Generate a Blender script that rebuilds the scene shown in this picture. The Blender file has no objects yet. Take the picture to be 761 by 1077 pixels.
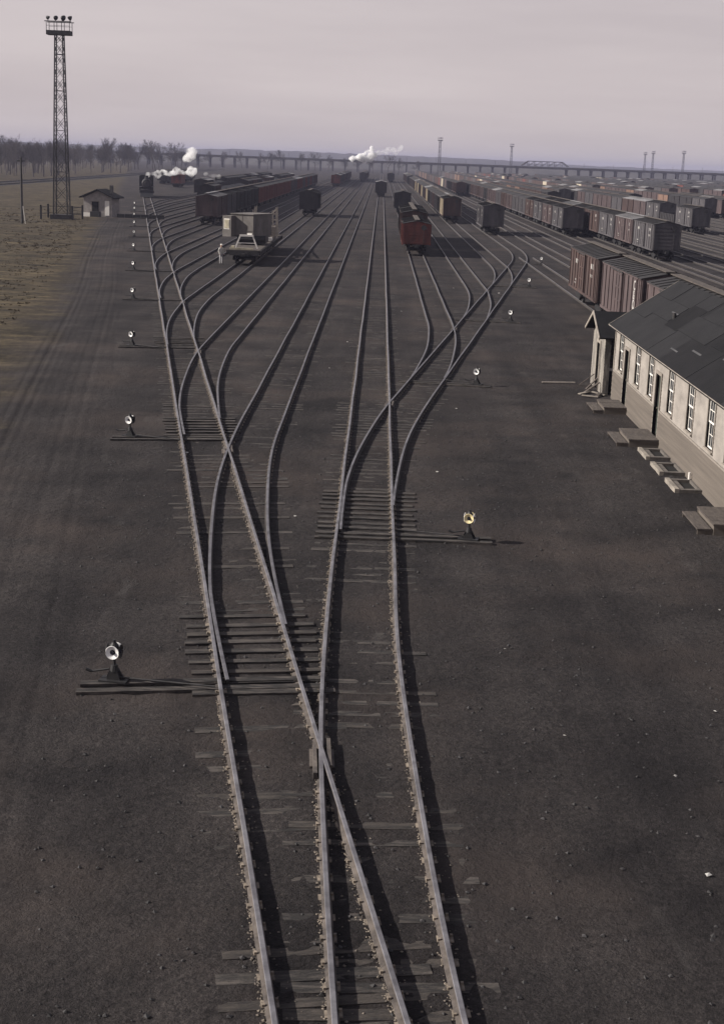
import bpy, bmesh, math, random
import numpy as np
from mathutils import Matrix, Vector
R = math.radians
random.seed(7)
rng = np.random.default_rng(11)
scn = bpy.context.scene
C = scn.collection

# ------------------------------------------------------------------ camera
CAM_H = 9.5
cam_d = bpy.data.cameras.new('camera'); cam = bpy.data.objects.new('camera', cam_d); C.objects.link(cam)
cam_d.sensor_fit = 'HORIZONTAL'; cam_d.sensor_width = 36.0; cam_d.lens = 36.0 * 1500 / 761
cam_d.clip_start = 0.3; cam_d.clip_end = 20000
right = Vector((0.99927, 0.01391, 0.03557)); fwd = Vector((-0.00497, 0.97073, -0.24012))   # pitched down 14 deg, rolled 2 deg
right = (right - fwd * right.dot(fwd)).normalized(); fwd.normalize(); up = right.cross(fwd)
m = Matrix((right, up, -fwd)).transposed().to_4x4(); m.translation = (0, 0, CAM_H)
cam.matrix_world = m
scn.camera = cam

# ------------------------------------------------------------------ sky and sun
SUN_EL, SUN_BACK = R(30), R(3)      # sun low on the left, square to the tracks
W = bpy.data.worlds.new('World'); scn.world = W; W.use_nodes = True
wn = W.node_tree.nodes; wl = W.node_tree.links
bg = wn['Background']
sky = wn.new('ShaderNodeTexSky'); sky.sky_type = 'NISHITA'; sky.sun_disc = False
sky.sun_elevation = SUN_EL; sky.sun_rotation = R(267); sky.dust_density = 2.0; sky.air_density = 1.0
tc = wn.new('ShaderNodeTexCoord')
mp = wn.new('ShaderNodeMapping'); mp.inputs['Scale'].default_value = (1.0, 1.0, 9.0); mp.inputs['Rotation'].default_value = (0, R(3), 0)
nz = wn.new('ShaderNodeTexNoise'); nz.inputs['Scale'].default_value = 3.4; nz.inputs['Detail'].default_value = 5
cr = wn.new('ShaderNodeValToRGB')
cr.color_ramp.elements[0].position = 0.35; cr.color_ramp.elements[0].color = (5.70, 5.02, 5.14, 1)
cr.color_ramp.elements[1].position = 0.75; cr.color_ramp.elements[1].color = (6.75, 5.98, 6.02, 1)
mix = wn.new('ShaderNodeMixRGB')                                     # ground haze veil: thick at the horizon, thinner towards the clear zenith
sz = wn.new('ShaderNodeSeparateXYZ'); mr_ = wn.new('ShaderNodeMapRange'); mr_.interpolation_type = 'SMOOTHSTEP'
mr_.inputs[1].default_value = 0.05; mr_.inputs[2].default_value = 0.9; mr_.inputs[3].default_value = 0.93; mr_.inputs[4].default_value = 0.25
wl.new(tc.outputs['Generated'], sz.inputs[0]); wl.new(sz.outputs[2], mr_.inputs[0]); wl.new(mr_.outputs[0], mix.inputs[0])
wl.new(tc.outputs['Generated'], mp.inputs[0]); wl.new(mp.outputs[0], nz.inputs['Vector'])
wl.new(nz.outputs['Fac'], cr.inputs[0]); wl.new(sky.outputs[0], mix.inputs[1]); wl.new(cr.outputs[0], mix.inputs[2])
wl.new(mix.outputs[0], bg.inputs[0]); bg.inputs[1].default_value = 0.068

sd = bpy.data.lights.new('sun', 'SUN'); sun = bpy.data.objects.new('sun', sd); C.objects.link(sun)
sd.energy = 5.0; sd.angle = R(0.5); sd.color = (1.0, 0.94, 0.86)
ray = Vector((math.cos(SUN_BACK) * math.cos(SUN_EL), math.sin(SUN_BACK) * math.cos(SUN_EL), -math.sin(SUN_EL)))
sun.rotation_euler = ray.to_track_quat('-Z', 'Y').to_euler(); sun.location = (-40, -10, 60)

vs = scn.view_settings
vs.view_transform = 'Standard'; vs.look = 'None'; vs.exposure = 0.58; vs.gamma = 1.0; vs.use_curve_mapping = False
scn.cycles.use_denoising = True
scn.cycles.volume_bounces = 6; scn.cycles.max_bounces = 8; scn.cycles.diffuse_bounces = 3

# ------------------------------------------------------------------ helpers
class MB:
    def __init__(s): s.v = []; s.f = []; s.m = []
    def add(s, vs_, fs, mi=0):
        o = len(s.v); s.v.extend(vs_)
        for f in fs: s.f.append(tuple(i + o for i in f)); s.m.append(mi)
        return s
    def box(s, x0, x1, y0, y1, z0, z1, mi=0, M=None):
        vs_ = [(x, y, z) for z in (z0, z1) for (x, y) in ((x0, y0), (x1, y0), (x1, y1), (x0, y1))]
        if M is not None: vs_ = [tuple(M @ Vector(p)) for p in vs_]
        return s.add(vs_, [(3, 2, 1, 0), (4, 5, 6, 7), (0, 1, 5, 4), (1, 2, 6, 5), (2, 3, 7, 6), (3, 0, 4, 7)], mi)
    def tube(s, p0, p1, r0, r1=None, n=6, mi=0, caps=True):
        p0 = Vector(p0); p1 = Vector(p1); r1 = r0 if r1 is None else r1
        d = (p1 - p0).normalized(); a = d.orthogonal().normalized(); b = d.cross(a)
        vs_ = []
        for p, r in ((p0, r0), (p1, r1)):
            for k in range(n):
                t = 2 * math.pi * k / n; vs_.append(tuple(p + a * (r * math.cos(t)) + b * (r * math.sin(t))))
        fs = [(k, (k + 1) % n, n + (k + 1) % n, n + k) for k in range(n)]
        if caps: fs += [tuple(range(n - 1, -1, -1)), tuple(range(n, 2 * n))]
        return s.add(vs_, fs, mi)
    def bar(s, p0, p1, w, mi=0): return s.tube(p0, p1, w * 0.707, n=4, mi=mi)
    def prism(s, poly, axis, a0, a1, mi=0):       # poly in the two other axes, counter-clockwise not required
        n = len(poly); vs_ = []
        for a in (a0, a1):
            for (p, q) in poly:
                vs_.append({'x': (a, p, q), 'y': (p, a, q), 'z': (p, q, a)}[axis])
        fs = [tuple(range(n)), tuple(range(2 * n - 1, n - 1, -1))] + [(k, n + k, n + (k + 1) % n, (k + 1) % n) for k in range(n)]
        return s.add(vs_, fs, mi)
    def mesh(s, name, mats):
        me = bpy.data.meshes.new(name); me.from_pydata(s.v, [], s.f)
        for mt in (mats if isinstance(mats, (list, tuple)) else [mats]): me.materials.append(mt)
        if any(s.m): me.polygons.foreach_set('material_index', s.m)
        bm = bmesh.new(); bm.from_mesh(me); bmesh.ops.recalc_face_normals(bm, faces=bm.faces); bm.to_mesh(me); bm.free()
        return me
    def build(s, name, mats, parent=None, loc=(0, 0, 0), rz=0.0, smooth=False):
        o = bpy.data.objects.new(name, s.mesh(name, mats)); C.objects.link(o)
        o.location = loc; o.rotation_euler = (0, 0, rz)
        if parent: o.parent = parent
        if smooth: o.data.polygons.foreach_set('use_smooth', [True] * len(o.data.polygons))
        return o
def link(name, me, parent=None, loc=(0, 0, 0), rot=(0, 0, 0), scale=(1, 1, 1)):
    o = bpy.data.objects.new(name, me); C.objects.link(o); o.location = loc; o.rotation_euler = rot; o.scale = scale
    if parent: o.parent = parent
    return o
def tag(o, label, cat, group=None, kind=None):
    o['label'] = label; o['category'] = cat
    if group: o['group'] = group
    if kind: o['kind'] = kind
    return o
def thing(name, label, cat, loc=(0, 0, 0), rz=0.0, group=None):
    o = bpy.data.objects.new(name, None); C.objects.link(o); o.location = loc; o.rotation_euler = (0, 0, rz); o.empty_display_size = 0.3
    return tag(o, label, cat, group)
def copy_tree(o, parent=None):
    c = o.copy(); C.objects.link(c); c.parent = parent
    for ch in KIDS.get(o.name) or list(o.children): copy_tree(ch, c)
    return c
KIDS = {}

def mat(name, col, col2=None, rough=0.85, scale=3.0, stretch=(1, 1, 1), bump=0.0, bscale=None, metal=0.0, spec=0.3, world=False, detail=6, lo=0.35, hi=0.65):
    M_ = bpy.data.materials.new(name); M_.use_nodes = True
    n = M_.node_tree.nodes; l = M_.node_tree.links; b = n['Principled BSDF']
    b.inputs['Roughness'].default_value = rough; b.inputs['Metallic'].default_value = metal; b.inputs['Specular IOR Level'].default_value = spec
    if col2 is None: col2 = tuple(c * 0.7 for c in col)
    if world: src = n.new('ShaderNodeNewGeometry').outputs['Position']
    else: src = n.new('ShaderNodeTexCoord').outputs['Object']
    mp_ = n.new('ShaderNodeMapping'); mp_.inputs['Scale'].default_value = stretch
    l.new(src, mp_.inputs[0])
    if not world:
        oi = n.new('ShaderNodeObjectInfo'); mu = n.new('ShaderNodeMath'); mu.operation = 'MULTIPLY'; mu.inputs[1].default_value = 50
        l.new(oi.outputs['Random'], mu.inputs[0]); l.new(mu.outputs[0], mp_.inputs['Location'])
    t = n.new('ShaderNodeTexNoise'); t.inputs['Scale'].default_value = scale; t.inputs['Detail'].default_value = detail; t.inputs['Roughness'].default_value = 0.65
    l.new(mp_.outputs[0], t.inputs['Vector'])
    r = n.new('ShaderNodeValToRGB'); r.color_ramp.elements[0].position = lo; r.color_ramp.elements[1].position = hi
    r.color_ramp.elements[0].color = (*col2, 1); r.color_ramp.elements[1].color = (*col, 1)
    l.new(t.outputs['Fac'], r.inputs[0]); l.new(r.outputs[0], b.inputs['Base Color'])
    if bump:
        t2 = n.new('ShaderNodeTexNoise'); t2.inputs['Scale'].default_value = bscale or scale * 4; t2.inputs['Detail'].default_value = 4
        l.new(mp_.outputs[0], t2.inputs['Vector'])
        bp = n.new('ShaderNodeBump'); bp.inputs['Strength'].default_value = bump; bp.inputs['Distance'].default_value = 0.05
        l.new(t2.outputs['Fac'], bp.inputs['Height']); l.new(bp.outputs[0], b.inputs['Normal'])
    return M_

# value noise on arrays, for the lie of the ground
_tab = rng.random((256, 256)) * 2 - 1
def vnoise(x, y):
    xi = np.floor(x).astype(int); yi = np.floor(y).astype(int); fx = x - xi; fy = y - yi
    fx = fx * fx * (3 - 2 * fx); fy = fy * fy * (3 - 2 * fy)
    a = _tab[xi % 256, yi % 256]; b = _tab[(xi + 1) % 256, yi % 256]; c = _tab[xi % 256, (yi + 1) % 256]; d = _tab[(xi + 1) % 256, (yi + 1) % 256]
    return (a * (1 - fx) + b * fx) * (1 - fy) + (c * (1 - fx) + d * fx) * fy

# ------------------------------------------------------------------ materials
def ground_material():
    M_ = bpy.data.materials.new('cinders'); M_.use_nodes = True
    n = M_.node_tree.nodes; l = M_.node_tree.links; b = n['Principled BSDF']
    b.inputs['Roughness'].default_value = 0.95; b.inputs['Specular IOR Level'].default_value = 0.15
    g = n.new('ShaderNodeNewGeometry'); P = g.outputs['Position']
    def noise(sc, det=5, stretch=(1, 1, 1), rgh=0.6):
        mp_ = n.new('ShaderNodeMapping'); mp_.inputs['Scale'].default_value = stretch; l.new(P, mp_.inputs[0])
        t = n.new('ShaderNodeTexNoise'); t.inputs['Scale'].default_value = sc; t.inputs['Detail'].default_value = det; t.inputs['Roughness'].default_value = rgh
        l.new(mp_.outputs[0], t.inputs['Vector']); return t.outputs['Fac']
    def ramp(f, p0, c0, p1, c1):
        r = n.new('ShaderNodeValToRGB'); e = r.color_ramp.elements
        e[0].position = p0; e[0].color = (*c0, 1); e[1].position = p1; e[1].color = (*c1, 1); l.new(f, r.inputs[0]); return r.outputs[0]
    def mx(f, a, c, mode='MIX'):
        k = n.new('ShaderNodeMixRGB'); k.blend_type = mode
        for i, q in ((0, f), (1, a), (2, c)):
            if isinstance(q, (int, float)): k.inputs[i].default_value = q
            elif isinstance(q, tuple): k.inputs[i].default_value = (*q, 1)
            else: l.new(q, k.inputs[i])
        return k.outputs[0]
    def math_(op, a, c):
        k = n.new('ShaderNodeMath'); k.operation = op
        for i, q in ((0, a), (1, c)):
            if isinstance(q, (int, float)): k.inputs[i].default_value = q
            else: l.new(q, k.inputs[i])
        return k.outputs[0]
    base = ramp(noise(0.35, 7), 0.31, (0.0135, 0.0123, 0.0134), 0.69, (0.0375, 0.0336, 0.0338))
    fine = ramp(noise(9, 6, rgh=0.75), 0.32, (0.45, 0.45, 0.46), 0.70, (1.5, 1.47, 1.43))
    c = mx(1.0, base, fine, 'MULTIPLY')
    grit = ramp(noise(38, 3), 0.36, (0.65, 0.65, 0.65), 0.66, (1.4, 1.38, 1.35))
    c = mx(0.9, c, grit, 'MULTIPLY')
    brown = ramp(noise(0.16, 5), 0.48, (0, 0, 0), 0.68, (1, 1, 1))
    c = mx(math_('MULTIPLY', brown, 0.8), c, (0.046, 0.0365, 0.033))
    pale = ramp(noise(0.8, 5, (1.0, 0.35, 1)), 0.62, (0, 0, 0), 0.74, (1, 1, 1))
    c = mx(math_('MULTIPLY', pale, 0.5), c, (0.062, 0.057, 0.055))
    lane = ramp(noise(0.42, 4, (1.0, 0.06, 1)), 0.36, (0.72, 0.72, 0.74), 0.64, (1.30, 1.28, 1.25))
    c = mx(0.9, c, lane, 'MULTIPLY')
    oil = ramp(noise(0.55, 6, rgh=0.7), 0.58, (0, 0, 0), 0.70, (1, 1, 1))
    c = mx(math_('MULTIPLY', oil, 0.5), c, (0.012, 0.0112, 0.012))
    # dry grass where the yard ends on the left; the edge runs along with the ladder track
    sx = n.new('ShaderNodeSeparateXYZ'); l.new(P, sx.inputs[0])
    u = math_('ADD', sx.outputs[0], math_('MULTIPLY', sx.outputs[1], 0.165))
    u = math_('ADD', u, math_('MULTIPLY', math_('SUBTRACT', noise(0.22, 5), 0.5), 7.0))
    edge = n.new('ShaderNodeMapRange'); edge.inputs[1].default_value = -4.4; edge.inputs[2].default_value = -6.8; l.new(u, edge.inputs[0])
    gr = ramp(noise(0.20, 9, (1, 1.6, 1), 0.72), 0.38, (0.018, 0.0155, 0.0118), 0.66, (0.078, 0.062, 0.041))
    straw = ramp(noise(0.33, 8, (0.6, 1.8, 1), 0.75), 0.50, (0, 0, 0), 0.64, (1, 1, 1))
    gr = mx(math_('MULTIPLY', straw, 0.75), gr, (0.135, 0.108, 0.066))
    gr2 = ramp(noise(1.6, 7, rgh=0.8), 0.34, (0.35, 0.36, 0.35), 0.68, (1.6, 1.55, 1.45))
    gr = mx(1.0, gr, gr2, 'MULTIPLY')
    c = mx(edge.outputs[0], c, gr)
    l.new(c, b.inputs['Base Color'])
    h1 = math_('ADD', math_('MULTIPLY', noise(24, 5, rgh=0.7), 0.6), noise(5, 4))
    bp = n.new('ShaderNodeBump'); bp.inputs['Strength'].default_value = 0.9; bp.inputs['Distance'].default_value = 0.07
    l.new(h1, bp.inputs['Height']); l.new(bp.outputs[0], b.inputs['Normal'])
    return M_
m_ground = ground_material()
m_road = mat('packed_dirt', (0.031, 0.0275, 0.0278), (0.0155, 0.0139, 0.0143), 0.95, 0.9, (1.0, 1.0, 1), 0.3, 22, world=True, spec=0.1, lo=.28, hi=.72)
m_steel = mat('worn_rail_head', (0.215, 0.208, 0.222), (0.092, 0.088, 0.095), 0.5, 2, metal=0.4, spec=0.45)
m_rust = mat('sunlit_rusty_rail_side', (0.125, 0.106, 0.094), (0.045, 0.039, 0.036), 0.9, 3, bump=0.2)  # rust, brightened to carry the sunlit look of ladder and main rails
m_rust_shaded = mat('shaded_rail_side', (0.062, 0.053, 0.049), (0.03, 0.027, 0.026), 0.9, 3)  # darker copy for rails that catch less sun, put into the colour
m_steel2 = mat('dull_rail_head', (0.165, 0.160, 0.174), (0.072, 0.069, 0.076), 0.5, 2, metal=0.4, spec=0.45)
m_tie = mat('weathered_tie', (0.105, 0.090, 0.080), (0.022, 0.020, 0.0195), 0.95, 1.6, (1.2, 6, 5), 0.5, 12, lo=0.44, hi=0.72)
m_tie2 = mat('oily_tie', (0.065, 0.055, 0.048), (0.022, 0.0195, 0.019), 0.95, 2.0, (1.2, 5, 5), 0.5, 12)
m_plate = mat('rusty_plate', (0.27, 0.225, 0.18), (0.09, 0.075, 0.062), 0.9, 6)
m_stone = mat('pale_stone', (0.22, 0.185, 0.15), (0.06, 0.052, 0.047), 0.9, 1.5, world=True)
m_black = mat('black_iron', (0.022, 0.021, 0.022), (0.012, 0.012, 0.013), 0.6, 5)
m_iron = mat('dark_iron', (0.045, 0.042, 0.043), (0.022, 0.021, 0.021), 0.75, 4)
m_enamel = mat('white_enamel', (0.86, 0.85, 0.82), (0.72, 0.71, 0.69), 0.25, 4, spec=0.5)
m_yenamel = mat('yellowed_enamel', (0.84, 0.72, 0.42), (0.70, 0.58, 0.32), 0.3, 4, spec=0.5)
m_lens = mat('dark_lens', (0.02, 0.02, 0.03), (0.01, 0.01, 0.015), 0.15, 4, spec=0.6)
m_wallwood = mat('weathered_pale_siding', (0.285, 0.258, 0.232), (0.165, 0.149, 0.135), 0.9, 1.3, (1, 0.8, 1.6), 0.15, 9, lo=.25, hi=.68)
m_shedwood = mat('stained_shed_boards', (0.27, 0.245, 0.215), (0.08, 0.073, 0.066), 0.95, 1.6, (1, 2.5, .8), 0.2, 9, lo=.34, hi=.66)
m_lowwood = mat('bare_grey_brown_boards', (0.135, 0.115, 0.098), (0.078, 0.067, 0.058), 0.95, 1.0, (1, 0.25, 9), 0.2, 9, lo=.25, hi=.75)
m_whitepaint = mat('chalky_white_paint', (0.76, 0.73, 0.68), (0.6, 0.57, 0.53), 0.7, 6)
m_trim = mat('trim_wood', (0.30, 0.265, 0.23), (0.19, 0.168, 0.145), 0.85, 4)
m_greytrim = mat('grey_trim_wood', (0.24, 0.21, 0.185), (0.17, 0.15, 0.13), 0.85, 4)
m_tar = mat('tar_paper', (0.0135, 0.0132, 0.0146), (0.0095, 0.0095, 0.0105), 0.85, 1.2, (1, 1, 1), 0.2, 12, spec=.1)
m_tar2 = mat('faded_tar_paper', (0.0200, 0.0197, 0.0212), (0.0145, 0.0145, 0.0158), 0.85, 1.2, (1, 1, 1), 0.2, 12, spec=.1)
m_tar3 = mat('old_tar_paper', (0.0115, 0.0112, 0.0123), (0.0075, 0.0075, 0.0085), 0.85, 1.2, (1, 1, 1), 0.2, 12, spec=.1)
m_tarseam = mat('peeled_seam', (0.075, 0.074, 0.078), (0.035, 0.035, 0.037), 0.9, 3)
m_glass = mat('window_glass', (0.03, 0.035, 0.04), (0.02, 0.022, 0.026), 0.08, 3, spec=0.6)
m_dark = mat('dark_interior', (0.012, 0.011, 0.010), None, 0.95, 3)  # unlit depth of openings put into the colour; also the hut door
m_greendoor = mat('dark_green_door', (0.035, 0.045, 0.035), (0.025, 0.03, 0.025), 0.7, 3)
m_plank = mat('worn_planks', (0.095, 0.08, 0.07), (0.05, 0.042, 0.038), 0.95, 2, (4, 1, 4), 0.4, 9)
m_concrete = mat('pale_concrete', (0.27, 0.24, 0.205), (0.15, 0.135, 0.118), 0.9, 3, bump=0.2)
m_concrete2 = mat('darker_concrete', (0.13, 0.115, 0.103), (0.07, 0.063, 0.058), 0.9, 3, bump=0.2)  # darker concrete for the side curbs and ledge

# ------------------------------------------------------------------ the ground
def build_ground():
    xs = np.concatenate([[-6000, -3000, -1500, -800, -500, -350, -250], np.arange(-200, -60, 8.0), np.arange(-60, -16, 1.0), np.arange(-16, 12.01, 0.11), np.arange(12.5, 40, 1.0), np.arange(40, 200, 8.0), [250, 350, 500, 800, 1500, 3000, 6000]])
    ys = np.concatenate([[-300, -100, -40, -10, 2, 8], np.arange(12, 34, 0.12), np.arange(34, 70, 0.22), np.arange(70, 130, 0.7), np.arange(130, 260, 3.0), np.arange(260, 900, 20.0), [900, 1200, 1600, 2200, 3000, 4200, 6000]])
    X, Y = np.meshgrid(xs, ys)
    near = np.clip((140 - Y) / 60, 0, 1) * np.clip((Y - 2) / 8, 0, 1)
    Z = 0.008 * vnoise(X * 0.9, Y * 0.9) + 0.009 * vnoise(X * 2.7 + 9, Y * 2.7) + 0.008 * vnoise(X * 6.1, Y * 6.1 + 4)
    Z = Z * near * np.clip((14 - np.abs(X)) / 3, 0, 1) - 0.006
    ub = X + 0.165 * Y
    field = np.clip((-ub - 7) / 8, 0, 1) * np.clip((800 - Y) / 400, 0, 1)
    Z = Z + field * (0.10 * vnoise(X * 0.11, Y * 0.11) + 0.05 * vnoise(X * 0.5, Y * 0.5))
    v = np.stack([X, Y, Z], -1).reshape(-1, 3)
    ny, nx = X.shape
    i = (np.arange(ny - 1)[:, None] * nx + np.arange(nx - 1)[None, :]).ravel()
    f = np.stack([i, i + 1, i + nx + 1, i + nx], -1)
    me = bpy.data.meshes.new('ground')
    me.vertices.add(len(v)); me.vertices.foreach_set('co', v.ravel())
    me.loops.add(f.size); me.loops.foreach_set('vertex_index', f.ravel())
    me.polygons.add(len(f)); me.polygons.foreach_set('loop_start', np.arange(len(f)) * 4); me.polygons.foreach_set('loop_total', np.full(len(f), 4))
    me.update(calc_edges=True); me.polygons.foreach_set('use_smooth', [True] * len(f))
    me.materials.append(m_ground)
    o = bpy.data.objects.new('ground', me); C.objects.link(o); o['kind'] = 'structure'
build_ground()

def build_road():
    b = MB(); us = np.arange(-5.9, -1.0, 0.08); ys = np.concatenate([np.arange(4, 60, 0.7), np.arange(60, 215, 2.5)])
    U, Y = np.meshgrid(us, ys)
    wob = 0.25 * vnoise(Y * 0.022 + 3, Y * 0 + 1)
    prof = np.zeros_like(U)
    for c_, d in ((-4.55, .05), (-3.15, .045), (-4.2, .03), (-2.8, .03), (-2.3, .025), (-5.0, .03), (-3.6, .02), (-3.85, .02), (-1.9, .02)): prof -= .85 * d * (.6 + .6 * vnoise(Y * .05 + c_ * 9, Y * 0 + 2)) * np.exp(-((U - c_ - wob * (1 + .3 * c_ / 4)) / 0.10) ** 2)
    e = np.minimum(U - us[0], us[-1] - U)
    Z = 0.030 + prof - 0.075 * np.clip(1 - e / 1.1, 0, 1) ** 1.5 + 0.012 * vnoise(U * 1.3, Y * 0.6) + 0.006 * vnoise(U * 5, Y * 3)
    X = U + 0.0 - 0.165 * Y + 0.25 * vnoise(Y * 0.03, Y * 0 + 3)
    nx = len(us); v = list(map(tuple, np.stack([X, Y, Z], -1).reshape(-1, 3)))
    fs = [(r * nx + k, r * nx + k + 1, (r + 1) * nx + k + 1, (r + 1) * nx + k) for r in range(len(ys) - 1) for k in range(nx - 1)]
    b.add(v, fs); o = b.build('dirt_road', m_ground, smooth=True); o['kind'] = 'structure'
build_road()

# ------------------------------------------------------------------ tracks
G2 = 0.735; RT = 0.15           # half gauge to rail centres, rail top height above the ground
LS = -0.168
def x_lead(y): return 2.27 + LS * y
def x_main(y): return -0.09 + (0.00233 * (31 - y) ** 2 if y < 31 else 0.0)
def branch_left(i):             # leaves the left ladder, swings right until it lies along the yard
    X = -0.12 - 3.92 * i; T = 26.0; xs_ = X - LS * T / 2 ; ys_ = (xs_ - 2.27) / LS
    def f(y): return X + (-LS) / (2 * T) * (ys_ + T - y) ** 2 if y < ys_ + T else X
    return X, ys_, f
DS = 0.1435
def x_right_ladder(y):
    y0 = 35.6; T = 20.6
    if y < y0: return x_main(y)
    if y < y0 + T: return -0.09 + DS / (2 * T) * (y - y0) ** 2
    return -0.09 + DS * T / 2 + DS * (y - y0 - T)
def branch_right(i):
    X = [0, 3.82, 7.62, 11.40, 15.40][i]; T = 26.5; xs_ = X - DS * T / 2
    ys_ = 35.6 + 20.6 + (xs_ - (-0.09 + DS * 20.6 / 2)) / DS
    def f(y): return X - DS / (2 * T) * (ys_ + T - y) ** 2 if y < ys_ + T else X
    return X, ys_, f

PROF = [(-.068, -.02), (.068, -.02), (.068, .014), (.010, .034), (.010, .105), (.036, .118), (.036, .142), (.028, .15), (-.028, .15), (-.036, .142), (-.036, .118), (-.010, .105), (-.010, .034), (-.068, .014)]
def sweep(b, pts, dz=0.0):
    n = len(PROF); vs_ = []
    for k, (x, y) in enumerate(pts):
        a = pts[max(k - 1, 0)]; c = pts[min(k + 1, len(pts) - 1)]
        t = Vector((c[0] - a[0], c[1] - a[1])).normalized(); nx_, ny_ = t.y, -t.x
        for (p, q) in PROF: vs_.append((x + nx_ * p, y + ny_ * p, q + dz))
    for k in range(len(pts) - 1):
        o = k * n
        for j in range(n):
            j2 = (j + 1) % n
            b.add([], [])
            b.f.append((len(b.v) + o + j, len(b.v) + o + j2, len(b.v) + o + n + j2, len(b.v) + o + n + j)); b.m.append(1 if j in (6, 7, 8) else 0)
    base = len(b.v)
    b.f.append(tuple(base + q for q in range(n - 1, -1, -1))); b.m.append(0)
    b.f.append(tuple(base + (len(pts) - 1) * n + q for q in range(n))); b.m.append(0)
    b.v.extend(vs_)
def offs(f, y, d):
    s_ = (f(y + .05) - f(y - .05)) / .1; q = math.hypot(1, s_)
    return (f(y) + d / q, y - d * s_ / q)
def ysamples(y0, y1, curves):
    out = [y0]; y = y0
    while y < y1:
        step = 0.9 if any(a - 1 < y < b for a, b in curves) else 6.0
        if y > 240: step = 30.0
        y = min(y + step, y1); out.append(y)
    return out
TIE = MB().box(-1.3, 1.3, -.11, .11, -.16, 0.0).mesh('tie', m_tie)
TIE2 = MB().box(-1.3, 1.3, -.11, .11, -.16, 0.0).mesh('tie', m_tie2)
def track(label, f, y0, y1, curves=(), dz=0.0, start=(None, None), ties=None, longties=None, group='tracks of the rail yard', wobble=True, gape=None):
    t = thing('railway_track', label, 'track', (0, 0, 0), 0, group)
    for sd_, st in ((-1, start[0]), (1, start[1])):
        b = MB(); ys_ = ysamples(st if st is not None else y0, y1, curves)
        pts = []
        for y in ys_:
            x, yy = offs(f, y, sd_ * G2)
            w = 0.018 * math.sin(yy * 0.55 + sd_ * 2 + y0) + 0.012 * math.sin(yy * 0.21 + y1) if (wobble and yy < 120) else 0
            if gape and sd_ == -1: w = w + gape[1] * max(0, 1 - (y - gape[0]) / 5.5) / .6
            pts.append((x + w * 0.6, yy))
        sweep(b, pts, dz)
        b.build('rail', [m_rust, m_steel] if 'ladder track running' in label or 'main track running' in label else [m_rust_shaded, m_steel2], t)
    if ties:
        ya, yb, bury = ties; y = ya; sp = MB(); 
        while y < yb:
            s_ = (f(y + .05) - f(y - .05)) / .1; ang = math.atan(s_) * -1
            lift = bury(y) + random.uniform(-.012, .008)
            ext = longties(y) if longties else (0, 0)
            ln = 2.6 + ext[0] + ext[1]; cx = f(y) + (ext[1] - ext[0]) / 2 + random.uniform(-.08, .08)
            o = link('tie', TIE if random.random() < .7 else TIE2, t, (cx, y, lift), (random.uniform(-.03, .03), random.uniform(-.004, .004), ang + random.uniform(-.012, .012)), (ln / 2.6, random.uniform(.85, 1.1), 1))
            if y < 75:
                for sd_ in (-1, 1):
                    x, yy = offs(f, y, sd_ * G2); z = max(lift, -.004)
                    M_ = Matrix.Translation((x, yy, z)) @ Matrix.Rotation(ang, 4, 'Z')
                    sp.box(-.105, .105, -.075, .075, -.01, .012, 0, M_)
                    for q in (-1, 1):
                        if random.random() < .85: sp.box(q * .082 - .018, q * .082 + .018, q * .05 - .018, q * .05 + .018, .0, .045, 0, M_)
            y += random.uniform(.50, .58)
        if sp.v:
            o = sp.build('spikes_and_tie_plates', m_plate, t); o['kind'] = 'stuff'
    return t
def sep_start(f, g, y0, d, lim=0.035):
    y = y0
    while abs(f(y) - g(y)) < lim and y < y0 + 40: y += 0.1
    return y
SW_L = [None] + [branch_left(i)[1] for i in range(1, 12)]
NB = 11
def lead_long(y):
    for i in range(1, NB + 1):
        X, ys_, f = branch_left(i)
        if ys_ - .3 < y < ys_ + 19: return (0.0, min(f(y) - x_lead(y), 1.9))
    return (0, 0)
def lead_lift(y):
    for i in range(1, 4):
        s_ = SW_L[i]
        if s_ - .2 < y < s_ + 4.2: return .040
        if s_ < y < s_ + 19: return -.004
    return -.008
lead = track('long pale ladder track running straight up the left side to the black locomotive', x_lead, 0.5, 320, (), 0.0, ties=(12.6, 105, lead_lift), longties=lead_long)
def main_lift(y):
    if 35.4 < y < 41: return .034
    if 41 <= y < 56: return -.002
    return -.008
main = track('straight main track running up the middle of the yard from the foreground', x_main, 0.5, 1000, ((0, 32),), -0.0022, ties=(12.4, 110, main_lift), longties=lambda y: (0, min(max(x_right_ladder(y) - x_main(y), 0), 1.9)) if 35 < y < 54 else (0, 0))
y0 = sep_start(x_right_ladder, x_main, 35.6, 1)
yladd = branch_right(4)[1]
XR, YR, fR4 = branch_right(4)
def x_ladder_full(y): return x_right_ladder(y) if y < YR else fR4(y)
ladder_r = track('right ladder track branching from the main track and ending beside the boxcars', x_ladder_full, y0, 330, ((35, 58), (YR, YR + 28)), -0.0052, start=(35.9, y0), gape=(35.9, .11), ties=(53, 140, lambda y: -.008), longties=lambda y: (0.5, .0) if int(y / 26) % 2 else (0, 0))
ORD = ['', 'first', 'second', 'third', 'fourth', 'fifth', 'sixth', 'seventh', 'eighth', 'ninth', 'tenth', 'eleventh', 'twelfth', 'thirteenth', 'fourteenth', 'fifteenth']
for i in range(1, NB + 1):
    X, ys_, f = branch_left(i); st = sep_start(f, x_lead, ys_, 1)
    track(f'{ORD[i]} curved yard track branching right from the left ladder, counted from the foreground', f, st, 800 if i < 7 else 420, ((ys_, ys_ + 27),), -0.0042 - 0.0006 * (i % 2), start=(ys_ + .2, st), gape=(ys_ + .2, .12 if i % 3 else .085),
          ties=(ys_ + 17, min(ys_ + 75, 135), lambda y: -.010) if i <= 4 else None)
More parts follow.
